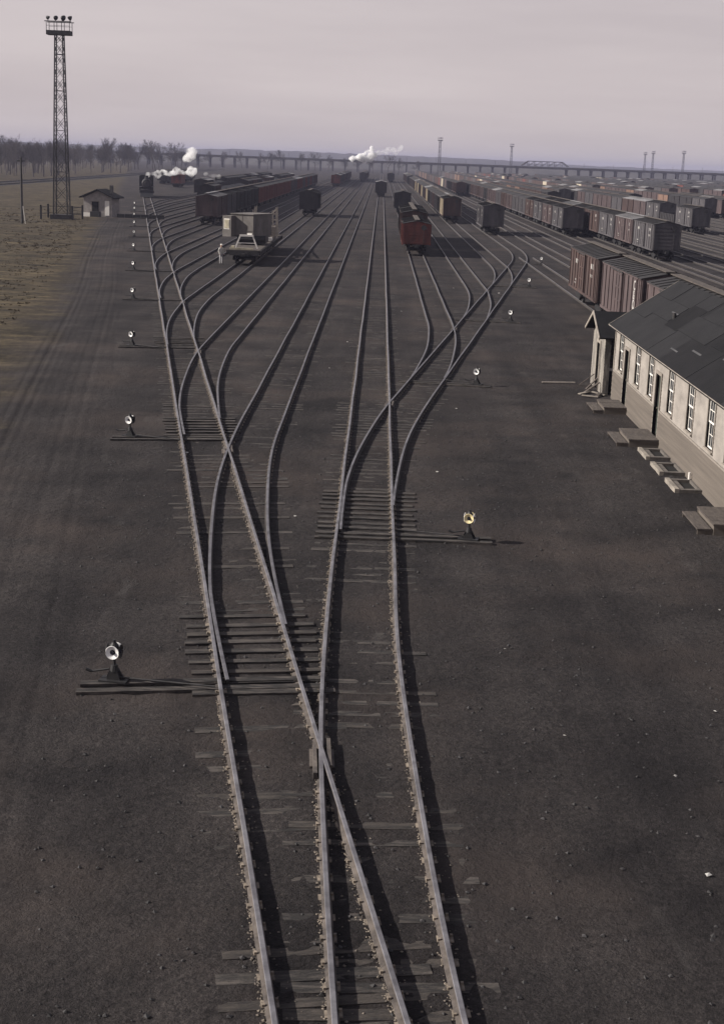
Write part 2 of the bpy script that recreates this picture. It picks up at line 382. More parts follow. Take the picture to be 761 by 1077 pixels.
for i in range(1, 4):
    X, ys_, f = branch_right(i); st = sep_start(f, x_right_ladder, ys_, 1)
    track(f'{ORD[i]} yard track branching left from the right ladder, counted from the foreground', f, st, 700, ((ys_, ys_ + 28),), -0.0028 - 0.0006 * (i % 2), start=(st, st),
          ties=(ys_ + 16, min(ys_ + 60, 135), lambda y: -.012) if i <= 2 else None)
track('track along the near boxcar string behind the pale wooden building', lambda y: 15.40, 30, 119, (), -0.007, wobble=False)
track('continuation of the near boxcar track past the end of the right ladder', lambda y: 15.42, 119.3, 152, (), -0.0085, wobble=False)
RX = [19.2, 23.0, 26.8, 30.6, 34.4, 38.2, 42.0, 45.8, 49.6, 53.4, 57.2, 61.0, 64.8, 68.6, 72.4]
for k, X in enumerate(RX):
    track(f'{ORD[k + 1]} straight track to the right of the near boxcar string', (lambda X: (lambda y: X))(X), 60 + 3.4 * (X - 19), 800, (), 0.0, wobble=False)
for k, X in enumerate((-93.0, -99.0)):
    track(['nearer', 'farther'][k] + ' of the two through tracks crossing the field before the bare trees', (lambda X: (lambda y: X - 6 * math.sin((y - 250) / 300)))(X), 150, 900, ((150, 900),), 0.12, wobble=False)

m_bed = mat('dark_ballast', (0.030, 0.027, 0.028), (0.017, 0.016, 0.017), .95, 1.0, world=True)
for k, X in enumerate((-93.0, -99.0)):
    b = MB(); ys_ = np.arange(140, 905, 15.0); cx = lambda y: X - 6 * math.sin((y - 250) / 300)
    for y in ys_: b.v += [(cx(y) + d_, float(y), z_) for d_, z_ in ((-2.9, -.2), (-1.6, .11), (1.6, .11), (2.9, -.2))]
    for r0 in range(len(ys_) - 1):
        for q in range(3): i0 = r0 * 4 + q; b.f.append((i0, i0 + 1, i0 + 5, i0 + 4)); b.m.append(0)
    o = b.build('track_bed', m_bed); o['kind'] = 'structure'
# frogs, guard rails, headblock ties
def short_rail(name, parent, f, ya, yb, d, dz):
    b = MB(); pts = [offs(f, ya + (yb - ya) * k / 5, d) for k in range(6)]
    q = math.copysign(.06, d) * -1
    pts[0] = (pts[0][0] + q, pts[0][1]); pts[-1] = (pts[-1][0] + q, pts[-1][1]); sweep(b, pts, dz); return b.build(name, [m_rust, m_steel], parent)
def cross_y(f, df, g, dg, ya, yb):
    best = min(np.arange(ya, yb, .05), key=lambda y: abs((f(y) + df) - (g(y) + dg))); return float(best)
def frog(parent, x, y, ang):
    b = MB(); M_ = Matrix.Translation((x, y, 0)) @ Matrix.Rotation(ang, 4, 'Z')
    b.box(-.20, .20, -.35, .35, -.02, .03, 0, M_); b.box(-.15, -.085, -.8, .35, .0, .122, 0, M_); b.box(.085, .15, -.5, .6, .0, .12, 0, M_)
    b.build('frog', m_rust, parent)
yc = cross_y(x_lead, G2, x_main, -G2, 15, 30); frog(main, x_main(yc) - G2, yc, .06)
yc = cross_y(x_right_ladder, -G2, x_main, G2, 45, 62); frog(main, x_main(yc) + G2, yc, -.06)
for i in range(1, 5):
    X, ys_, f = branch_left(i); yc = cross_y(f, -G2, x_lead, G2, ys_ + 8, ys_ + 30); frog(lead, x_lead(yc) + G2, yc, .13)
for i in range(1, 4):
    X, ys_, f = branch_right(i); yc = cross_y(f, G2, x_right_ladder, -G2, ys_ + 8, ys_ + 32); frog(ladder_r, x_right_ladder(yc) - G2, yc, -.13)
HB = {}
def headblock(parent, y, x0, x1, slope):
    for k, dy in enumerate((-.19, .19)):
        b = MB(); ang = math.atan(slope) * -1; c = (x0 + x1) / 2; l2 = (x1 - x0) / 2
        M_ = Matrix.Translation((c, y + dy, 0)) @ Matrix.Rotation(ang, 4, 'Z')
        b.box(-l2, l2, -.10, .10, -.16, .052 + .006 * k, 0, M_); b.build('headblock_tie', m_tie, parent)

# ------------------------------------------------------------------ switch stands
def switch_stand(label, loc, rz, rod_to, enamel, group, big=True):
    t = thing('switch_stand', label, 'switch stand', loc, rz, group)
    b = MB(); b.box(-.26, .26, -.15, .15, .0, .035); b.prism([(-.13, .035), (.13, .035), (.06, .20), (-.06, .20)], 'y', -.07, .07); b.tube((0, 0, .19), (0, 0, .31), .085, .06, n=10); b.tube((-.16, .05, .03), (-.05, .02, .24), .025, n=6); b.tube((.16, .05, .03), (.05, .02, .24), .025, n=6)
    b.build('base', m_black, t)
    MB().tube((0, 0, .28), (0, 0, .48), .028, n=8).build('mast', m_black, t)
    lamp = MB(); lamp.tube((0, 0, .46), (0, 0, .68), .085, n=10).tube((0, 0, .68), (0, 0, .74), .085, .04, n=10).tube((0, 0, .74), (0, 0, .79), .03, n=8)
    lm = lamp.build('lamp', m_black, t)
    for ax in range(4):
        a = ax * math.pi / 2; d = Vector((math.sin(a), -math.cos(a), 0)); c = Vector((0, 0, .575))
        dk = MB(); n_ = 20; sdv = Vector((d.y, -d.x, 0)); zz_ = Vector((0, 0, 1))
        for (dd, rr_) in ((.095, .05), (.128, .125), (.120, .130), (.085, .055)):
            for q in range(n_): tq = 6.28319 * q / n_; dk.v.append(tuple(c + d * dd + sdv * (rr_ * math.cos(tq)) + zz_ * (rr_ * math.sin(tq))))
        for rg in range(4):
            for q in range(n_): q2 = (q + 1) % n_; r2 = (rg + 1) % 4; dk.f.append((rg * n_ + q, rg * n_ + q2, r2 * n_ + q2, r2 * n_ + q)); dk.m.append(0)
        if ax % 2 == 0: dsk = dk.build('target_disc', m_enamel if not enamel else m_yenamel, t)
        else: dsk = dk.build('target_disc', m_whitepaint if enamel else m_black, t)
        ln = MB(); ln.tube(c + d * .08, c + d * .14, .036, .030, n=12); ln.build('lens', m_lens, lm)
    h = MB(); h.tube((-.10, 0, .22), (-.42, -.05, .16), .022, n=6).tube((-.42, -.05, .16), (-.52, -.06, .20), .03, n=6); h.build('throw_lever', m_black, t)
    r = MB(); r.tube((0, .0, .07), (rod_to, 0.0, .07), .02, n=6); r.build('connecting_rod', m_iron, t)
    return t
LNAME = ['', 'nearest', 'second', 'third', 'fourth', 'fifth', 'sixth', 'seventh', 'eighth', 'ninth', 'tenth', 'eleventh']
for i in range(1, NB + 1):
    y = SW_L[i] - .15 + (0.2 if i == 1 else 0); x = x_lead(y) - G2 - (1.95 if i == 1 else 1.75)
    headblock(lead, y, x - .62, x_lead(y) + G2 + .45, LS)
    switch_stand(f'{LNAME[i]} switch stand with white disc lamp left of the left ladder track', (x, y, .05), R((-22, -9, -20, -26, -22, -24)[i % 6]), 1.9, False, 'switch stands along the left ladder track')
RST = [('switch stand with yellowish disc lamp beside the main track, nearest on the right', (x_main(35.6) + G2 + 1.95, 35.7), R(-14), True)]
for i, nm in ((1, 'second'), (2, 'third'), (3, 'fourth'), (4, 'fifth')):
    ys_ = branch_right(i)[1]
    RST.append((f'{nm} switch stand with white disc lamp right of the right ladder track', (x_right_ladder(ys_) + G2 + 1.85, ys_ + 2.5), R(-22), False))
for k, (lb, (x, y), rz, ye) in enumerate(RST):
    f = x_main if k == 0 else x_right_ladder
    headblock(main if k == 0 else ladder_r, y, f(y) - G2 - .45, x + .6, 0 if k == 0 else DS)
    switch_stand(lb, (x, y, .05), rz, -1.9, ye, 'switch stands along the right ladder track')

# loose stones and scraps along the rails
def stones(name, label, pts, mt, r0, r1):
    b = MB()
    for (x, y, z) in pts:
        r = random.uniform(r0, r1); h = r * random.uniform(.5, .9); a = random.random() * 6.3
        vs_ = [(x + r * math.cos(a + k * 1.571) * random.uniform(.7, 1.2), y + r * math.sin(a + k * 1.571) * random.uniform(.7, 1.2), z) for k in range(4)] + [(x + random.uniform(-.4, .4) * r, y + random.uniform(-.4, .4) * r, z + h), (x, y, z - h * .5)]
        b.add(vs_, [(0, 1, 4), (1, 2, 4), (2, 3, 4), (3, 0, 4), (1, 0, 5), (2, 1, 5), (3, 2, 5), (0, 3, 5)])
    o = b.build(name, mt); o['kind'] = 'stuff'; o['label'] = label; o['category'] = 'gravel'; return o
pts = []
for f, ya, yb, n in ((x_lead, 12.5, 75, 5200), (x_main, 12.5, 75, 4200), (x_right_ladder, 40, 90, 900)):
    for _ in range(n):
        y = ya + (yb - ya) * random.random() ** 1.4; sd_ = random.choice((-1, 1)); d = sd_ * G2 - (abs(random.gauss(0.075, .03)) if random.random() < .82 else -abs(random.gauss(.1, .12)))
        x, yy = offs(f, y, d); pts.append((x, yy, 0.0))
stones('gravel', 'pale grit and cinders heaped along the near rails', pts, m_stone, .008, .027)
pts = [(random.uniform(-9, 11), 12.5 + 45 * random.random() ** 1.3, 0.0) for _ in range(2600)]
stones('cinder_gravel', 'dark cinder lumps strewn over the yard floor', pts, m_iron, .012, .045)
m_paper = mat('paper_scrap', (0.5, 0.48, 0.45), (0.3, 0.29, 0.27), 0.9, 4)
pts = [(2.84, 27.3), (5.1, 21.4), (7.35, 19.9), (4.9, 18.1), (3.5, 22.9), (6.4, 24.3), (-6.8, 19.0), (7.9, 30.5), (2.1, 44.0), (3.3, 56.0), (-2.0, 37.6), (-2.1, 66), (2.2, 69), (-1.5, 76), (5.9, 112), (6.9, 118), (9.2, 109), (-6.0, 45.5), (1.6, 93)]
for k, (x, y) in enumerate(pts):
    s_ = random.uniform(.015, .032) * (1 + y / 50); a = random.random() * 3; b = MB(); hz = s_ * .5
    b.add([(-s_, -s_ * .6, .0), (s_, -s_ * .7, .01), (s_ * .8, s_ * .6, hz), (-s_ * .9, s_ * .7, .02), (0, 0, hz * 1.4)], [(0, 1, 4), (1, 2, 4), (2, 3, 4), (3, 0, 4), (0, 3, 2, 1)])
    tag(b.build('paper_scrap', m_paper, None, (x, y, .01), a), 'tiny white scrap lying on the dark cinder ground', 'scrap', 'pale scraps strewn on the cinders')

# ------------------------------------------------------------------ the wooden yard office on the right
def siding(b, x, spans, z0, z1, course, out=0.02, mi=0, lip=.014):
    z = z0
    while z < z1 - .01:
        zt = min(z + course, z1)
        for (a, c, cz0, cz1) in spans:
            za, zb = max(z, cz0), min(zt, cz1)
            if zb - za > .02: b.add([(x - out - lip, a, za), (x - out - lip, c, za), (x - out, c, zb), (x - out, a, zb), (x + .12, a, za), (x + .12, c, za), (x + .12, c, zb), (x + .12, a, zb)],
                                    [(0, 1, 2, 3), (7, 6, 5, 4), (4, 5, 1, 0), (3, 2, 6, 7), (0, 3, 7, 4), (1, 5, 6, 2)], mi)
        z = zt
def spans_around(y0, y1, holes):
    out = []; cur = y0
    for (a, c, hz0, hz1) in sorted(holes):
        out.append((cur, a, 0, 9)); 
        if hz0 > 0: out.append((a, c, 0, hz0))
        out.append((a, c, hz1, 9)); cur = c
    out.append((cur, y1, 0, 9)); return out
FX = 10.15; BY0, BY1 = 34.0, 60.3; RIDX, RIDZ = 12.64, 5.02; EVX, EVZ = 9.83, 3.10
WIN = [58.65, 54.8, 52.05, 48.3, 45.1, 42.2, 39.75, 36.4]; DOOR = [57.15, 50.45, 38.2]
off = thing('wooden_office', 'long low wooden building with pale siding and patched tar paper roof', 'building', (0, 0, 0))
holes = [(y - .46, y + .46, 1.40, 2.95) for y in WIN] + [(y - .45, y + .45, .22, 2.45) for y in DOOR]
b = MB(); siding(b, FX, spans_around(BY0, BY1, holes), 1.22, 3.20, .13); b.build('wall', m_wallwood, off)
b = MB(); siding(b, FX - .035, spans_around(BY0, BY1, [h for h in holes if h[2] < 1]), .0, 1.22, .2, lip=.02); b.build('skirting_boards', m_lowwood, off)
b = MB(); b.box(FX + .13, 2 * RIDX - FX, BY0, BY1 - .01, 0, 3.15); b.prism([(FX + .13, 3.15), (2 * RIDX - FX, 3.15), (RIDX, RIDZ - .14)], 'y', BY0, BY1 - .01); b.build('back_and_end_walls', m_wallwood, off)
ye_ = BY0
for yd in sorted(DOOR) + [BY1 + .46]: MB().box(FX - .075, FX - .056, ye_, yd - .56, 1.20, 1.26).build('water_table', m_greytrim, off); ye_ = yd + .56
for y in (BY1 - .055,): MB().box(FX - .06, FX + .05, y - .06, y + .06, 1.26, 3.1).build('corner_board', m_trim, off)
for k, y in enumerate(WIN):
    w = thing('window', '', ''); del w['label']; del w['category']; w.parent = off
    a, c, z0, z1 = y - .46, y + .46, 1.40, 2.95
    MB().box(FX + .10, FX + .125, a, c, z0, z1).build('shade_backing', m_dark, w)  # near-black backing paints the unlit room behind the panes
    b = MB(); b.box(FX - .055, FX + .06, a - .07, a, z0 - .05, z1 + .08).box(FX - .055, FX + .06, c, c + .07, z0 - .05, z1 + .08).box(FX - .058, FX + .06, a, c, z1, z1 + .09)
    b.build('frame', m_greytrim, w); MB().box(FX - .10, FX + .06, a - .08, c + .08, z0 - .06, z0).build('sill', m_trim, w)
    zm = (z0 + z1) / 2 + .02
    for nm, za, zb, xo in (('lower_sash', z0 + .005, zm + .02, .035), ('upper_sash', zm - .02, z1 - .005, .004)):
        s_ = MB(); x0, x1 = FX + xo, FX + xo + .03
        s_.box(x0, x1, a + .005, a + .055, za, zb).box(x0, x1, c - .055, c - .005, za, zb).box(x0 + .001, x1, a + .055, c - .055, za, za + .05).box(x0 + .001, x1, a + .055, c - .055, zb - .05, zb)
        for q in (1, 2): yy = a + .055 + (c - a - .11) * q / 3; s_.box(x0 + .004, x1 - .002, yy - .011, yy + .011, za + .05, zb - .05)
        zz = (za + zb) / 2; s_.box(x0 + .006, x1 - .004, a + .055, c - .055, zz - .011, zz + .011)
        s_.build(nm, m_whitepaint, w); MB().box(x0 + .014, x0 + .018, a + .05, c - .05, za + .045, zb - .045).build('pane', m_glass, w)
for k, y in enumerate(DOOR):
    d = thing('door', '', ''); del d['label']; del d['category']; d.parent = off
    a, c = y - .45, y + .45
    b = MB(); b.box(FX - .07, FX + .06, a - .10, a, .2, 2.45).box(FX - .07, FX + .06, c, c + .10, .2, 2.45).box(FX - .072, FX + .06, a - .10, c + .10, 2.45, 2.56); b.build('frame', m_greytrim, d)
    b = MB(); b.box(FX + .075, FX + .115, a, c, .24, 2.45)
    for (za, zb) in ((.45, 1.0), (1.15, 1.6), (1.75, 2.3)): b.box(FX + .055, FX + .076, a + .12, y - .05, za, zb).box(FX + .055, FX + .076, y + .05, c - .12, za, zb)
    b.build('door_leaf', m_greendoor, d); MB().tube((FX + .03, c - .1, 1.2), (FX + .078, c - .1, 1.2), .03, n=8).build('handle', m_plate, d)
rf = MB(); dx = RIDX - EVX
rf.add([(EVX, BY0 - .3, EVZ), (RIDX, BY0 - .3, RIDZ), (2 * RIDX - EVX, BY0 - .3, EVZ), (EVX, BY1 + .32, EVZ), (RIDX, BY1 + .32, RIDZ), (2 * RIDX - EVX, BY1 + .32, EVZ),
        (EVX, BY0 - .3, EVZ - .07), (RIDX, BY0 - .3, RIDZ - .09), (2 * RIDX - EVX, BY0 - .3, EVZ - .07), (EVX, BY1 + .32, EVZ - .07), (RIDX, BY1 + .32, RIDZ - .09), (2 * RIDX - EVX, BY1 + .32, EVZ - .07)],
       [(0, 1, 4, 3), (1, 2, 5, 4), (6, 9, 10, 7), (7, 10, 11, 8), (0, 3, 9, 6), (2, 8, 11, 5), (0, 6, 7, 1), (1, 7, 8, 2), (3, 4, 10, 9), (4, 5, 11, 10)])
roof = rf.build('roof', m_tar, off)
sl = math.atan2(RIDZ - EVZ, dx); RM = Matrix.Translation((EVX, 0, EVZ)) @ Matrix.Rotation(-sl, 4, 'Y'); SLEN = math.hypot(dx, RIDZ - EVZ)
y = BY1 + .28; k = 0
while y > BY0:
    ln = random.uniform(2.0, 3.6); rows = [0, random.uniform(1.0, 1.5), random.uniform(2.2, 2.7), SLEN - .01]
    for q in range(3):
        sh = random.uniform(-.45, .45); mt = random.choices((m_tar, m_tar2, m_tar3), ((3, 4, 1), (3, 2, 3), (3, 3, 2))[q])[0]
        MB().box(rows[q] + .012, rows[q + 1] - .004, max(y - ln + sh * (q > 0), BY0 - .28) + .008, min(y + sh * (q > 0), BY1 + .30) - .008, .002, .009 + .003 * ((k + q) % 3), 0, RM).build('roofing_sheet', mt, roof)
    y -= ln; k += 1
for (s0, s1, ya, yb) in ((.95, 1.02, 46.6, 47.9), (1.25, 1.36, 41.0, 44.6), (1.36, 1.6, 43.3, 43.42), (1.9, 1.96, 54.4, 55.6), (.60, .66, 48.9, 50.0)):
    MB().box(s0, s1, ya, yb, .012, .022, 0, RM).build('torn_seam', m_tarseam, roof)
MB().box(-.02, .0, BY0 - .31, BY1 + .33, -.075, .004, 0, RM).build('eave_board', m_trim, off)
MB().box(-.02, SLEN, BY1 + .325, BY1 + .35, -.10, .016, 0, RM).build('rake_board', m_trim, off)
b = MB(); b.tube((11.25, 54.3, 4.0), (11.25, 54.3, 4.28), .07, n=10); b.build('vent_pipe', m_iron, off)
def steps(label, x0, y0, y1, z):
    t = thing('wooden_steps', label, 'steps', (0, 0, 0), 0, 'wooden steps at the doors of the building')
    n = 5; w = (y1 - y0) / n
    for q in range(n): MB().box(x0 + .42, FX - .07, y0 + q * w + .006, y0 + (q + 1) * w - .006, z - .05, z + random.uniform(-.004, .006)).build('plank', m_plank, t)
    for q in range(2): MB().box(x0 + .2 * q + .004, x0 + .2 * (q + 1) - .004, y0 + .05, y1 - .05, z * .5 - .04, z * .5 + .002 * q).build('tread', m_plank, t)
    b = MB(); b.box(x0 + .44, FX - .08, y0 + .02, y0 + .06, -.05, z - .052).box(x0 + .44, FX - .08, y1 - .06, y1 - .02, -.05, z - .052).box(x0 + .46, x0 + .5, y0 + .06, y1 - .06, -.05, z - .052).box(x0 + .02, x0 + .44, y0 + .08, y0 + .12, -.05, z * .5 - .045).box(x0 + .02, x0 + .44, y1 - .12, y1 - .08, -.05, z * .5 - .045)
    b.build('stringer', m_lowwood, t)
steps('low wooden steps at the far door of the long building', 8.75, 56.2, 58.2, .27)
steps('low wooden steps at the middle door of the long building', 8.6, 49.4, 51.6, .28)
steps('low wooden steps at the near door of the long building', 8.85, 37.3, 39.4, .30)
for lab, y in (('pale framed cellar hatch nearest the middle steps', 48.05), ('middle one of three pale framed cellar hatches by the wall', 45.65), ('pale framed cellar hatch nearest the near steps', 43.15)):
    t = thing('cellar_hatch', lab, 'hatch', (0, y, 0), 0, 'cellar hatches along the wall of the building'); x0, x1, h = 9.25, FX - .075, .10
    b = MB(); b.box(x0, x0 + .14, -.8, .8, -.1, h + .02); b.build('front_curb', m_concrete, t)
    b = MB(); b.box(x0 + .14, x1, -.8, -.62, -.1, h).box(x0 + .14, x1, .62, .8, -.1, h).box(x1 - .08, x1, -.62, .62, -.1, h); b.build('curb', m_concrete2, t)
    b = MB(); b.box(x0 + .14, x0 + .34, -.62, .62, -.1, h - .02); b.build('ledge', m_concrete2, t); MB().box(x0 + .34, x1 - .08, -.62, .62, -.1, .012).build('pit_shade_sheet', m_dark, t)  # pit's depth and shade painted as a near-black sheet at ground level
MB().tube((10.0, 43.9, 0), (10.0, 43.9, .32), .035, n=8).build('standpipe', m_whitepaint, off)

# the lean-to shed at its far end, gable towards the tracks
sh = thing('small_shed', 'small gabled shed with pale weathered front at the far end of the building', 'shed', (0, 0, 0))
SX, SY0, SY1, SRY, SRZ, SEZ = 9.85, 61.05, 64.55, 62.85, 3.42, 2.50
b = MB(); siding(b, SX, [(SY0, 62.35, 0, 9), (63.15, SY1, 0, 9), (62.35, 63.15, 2.05, 9)], .0, 2.48, .13); b.prism([(SY0, 2.48), (SY1, 2.48), (SRY, 3.34)], 'x', SX - .02, SX + .1); b.build('front_wall', m_shedwood, sh)
b = MB(); b.box(SX + .12, SX + .22, SY0, SY0 + .1, 0, 2.6).box(SX + .22, 12.4, SY0 + .35, SY0 + .42, 1.15, 2.7).box(SX + .12, 12.4, SY1 - .1, SY1, 0, 2.6); b.build('side_wall', m_shedwood, sh)
b = MB()
for q in range(8): b.box(SX + .24, 12.4, SY0 + .28, SY0 + .35, 1.25 + q * .15, 1.37 + q * .15)
b.build('louver', m_lowwood, sh); MB().box(SX + .23, 12.4, SY0 + .08, SY0 + .36, 1.05, 1.15).build('ledge', m_whitepaint, sh); MB().box(SX + .24, 12.4, SY0 + .5, SY0 + .55, 0, 2.6).build('opening_shade_panel', m_dark, sh)  # near-black panel paints the shade inside the opening
MB().box(SX + .06, SX + .11, 62.36, 63.14, .05, 2.04).build('door', m_greendoor, sh); b = MB(); b.box(SX - .06, SX + .02, 62.22, 62.35, 0, 2.18).box(SX - .06, SX + .02, 63.15, 63.28, 0, 2.18).box(SX - .062, SX + .02, 62.35, 63.15, 2.05, 2.18); b.build('door_frame', m_trim, sh)
b = MB()
for s_, ye in ((-1, SRY - 2.15), (1, SRY + 2.1)): b.add([(9.5, SRY, SRZ), (12.6, SRY, SRZ), (12.6, ye, SEZ), (9.5, ye, SEZ), (9.5, SRY, SRZ - .07), (12.6, SRY, SRZ - .07), (12.6, ye, SEZ - .06), (9.5, ye, SEZ - .06)], [(0, 1, 2, 3), (7, 6, 5, 4), (0, 3, 7, 4), (1, 5, 6, 2), (3, 2, 6, 7), (0, 4, 5, 1)])
b.build('roof', m_tar, sh)
b = MB()
for ye in (SRY - 2.18, SRY + 2.13): b.add([(9.46, SRY, SRZ + .02), (9.50, SRY, SRZ + .02), (9.50, ye, SEZ + .02), (9.46, ye, SEZ + .02), (9.46, SRY, SRZ - .12), (9.50, SRY, SRZ - .12), (9.50, ye, SEZ - .10), (9.46, ye, SEZ - .10)], [(0, 1, 2, 3), (7, 6, 5, 4), (0, 3, 7, 4), (1, 5, 6, 2), (3, 2, 6, 7), (0, 4, 5, 1)])
b.build('rake_board', m_trim, sh)
for k, (x, y, a, lean, ln) in enumerate(((9.45, 61.5, .35, .55, .8), (9.1, 61.2, .9, .02, .9), (9.55, 62.3, .1, .8, .7), (9.2, 60.3, 2.9, .03, .7), (9.6, 60.6, 1.2, .1, .7), (8.3, 63.9, .05, .02, 1.5), (9.5, 63.5, -.2, .7, .8), (9.65, 60.9, 2.6, .15, .6))):
    o = MB().box(-ln / 2, ln / 2, -.07, .07, -.015, .02).build('loose_plank', m_trim if k % 2 else m_plank, None, (x, y, .04 + abs(math.sin(lean)) * ln / 2)); o.rotation_euler = (0, -lean, a)
    tag(o, ['short splintered plank propped at the near corner of the small shed', 'broken plank flat on the cinders below the propped one by the shed', 'plank leaning steeply beside the shed door', 'short plank lying nearest the far wooden steps', 'small plank tilted against the base of the office corner', 'long thin board lying alone left of the small shed', 'plank leaning at the far side of the shed door', 'stub of plank leaning between shed and office'][k], 'plank', 'broken planks around the small shed')

# ------------------------------------------------------------------ rolling stock
P = dict(
    mauve=mat('mauve_brown_paint', (0.094, 0.067, 0.066), (0.050, 0.038, 0.040), 0.8, 1.4, (1, 1, .35), .1, 8),
    brown=mat('brown_boxcar_paint', (0.072, 0.044, 0.039), (0.040, 0.028, 0.027), 0.8, 1.4, (1, 1, .35), .1, 8),
    red=mat('red_boxcar_paint', (0.150, 0.043, 0.031), (0.070, 0.027, 0.024), 0.8, 1.4, (1, 1, .35), .1, 8),
    grey=mat('grey_boxcar_paint', (0.088, 0.081, 0.086), (0.046, 0.043, 0.047), 0.8, 1.4, (1, 1, .35), .1, 8),
    dark=mat('sooty_boxcar_paint', (0.036, 0.032, 0.034), (0.019, 0.018, 0.020), 0.8, 1.4, (1, 1, .35), .1, 8),
    reefer=mat('cream_reefer_paint', (0.46, 0.40, 0.31), (0.30, 0.26, 0.20), 0.75, 1.4, (1, 1, .35), .1, 8),
    orange=mat('orange_tan_paint', (0.22, 0.135, 0.100), (0.13, 0.085, 0.066), 0.75, 1.4, (1, 1, .35), .1, 8))
m_roofdark = mat('sooty_car_roof', (0.030, 0.028, 0.029), (0.017, 0.016, 0.017), 0.85, 1.5)
m_roofpale = mat('galvanised_car_roof', (0.22, 0.215, 0.215), (0.12, 0.117, 0.12), 0.6, 1.5)
m_mark = mat('white_car_lettering', (0.62, 0.60, 0.57), (0.36, 0.34, 0.33), 0.8, 5)
CL = 12.4; CW = 1.42
def wheel_mesh(): 
    b = MB(); 
    for s_ in (-1, 1): b.tube((s_ * .70, 0, .42), (s_ * .80, 0, .42), .42, n=14).tube((s_ * .66, 0, .42), (s_ * .70, 0, .42), .46, n=14)
    b.tube((-.95, 0, .42), (.95, 0, .42), .08, n=8); return b.mesh('wheelset', m_iron)
WHEELSET = wheel_mesh()
def truck_part(parent, y, detail):
    b = MB()
    for s_ in (-1, 1):
        b.prism([(-1.25, .46), (-.95, .62), (-.35, .62), (-.25, .80), (.25, .80), (.35, .62), (.95, .62), (1.25, .46), (.95, .34), (.3, .22), (-.3, .22), (-.95, .34)], 'x', s_ * .90, s_ * 1.02)
    b.box(-.9, .9, -.2, .2, .45, .72)
    if not detail:
        for w in (-.84, .84): b.box(-.80, .80, w - .36, w + .36, .02, .80)
    t = b.build('truck', m_black, parent, (0, y, 0))
    if detail:
        for w in (-.84, .84): link('wheelset', WHEELSET, t, (0, w, 0))
    return t
def underframe(parent):
    b = MB(); b.box(-.32, .32, -CL / 2 - .1, CL / 2 + .1, .72, 1.02); b.box(-1.1, 1.1, -1.6, 1.6, .80, 1.03); b.tube((-.85, .6, .75), (-.85, 2.2, .75), .22, n=8)
    for s_ in (-1, 1): b.box(-.13, .13, s_ * (CL / 2 + .35) - .28, s_ * (CL / 2 + .35) + .28, .70, .92)
    b.build('underframe', m_black, parent)
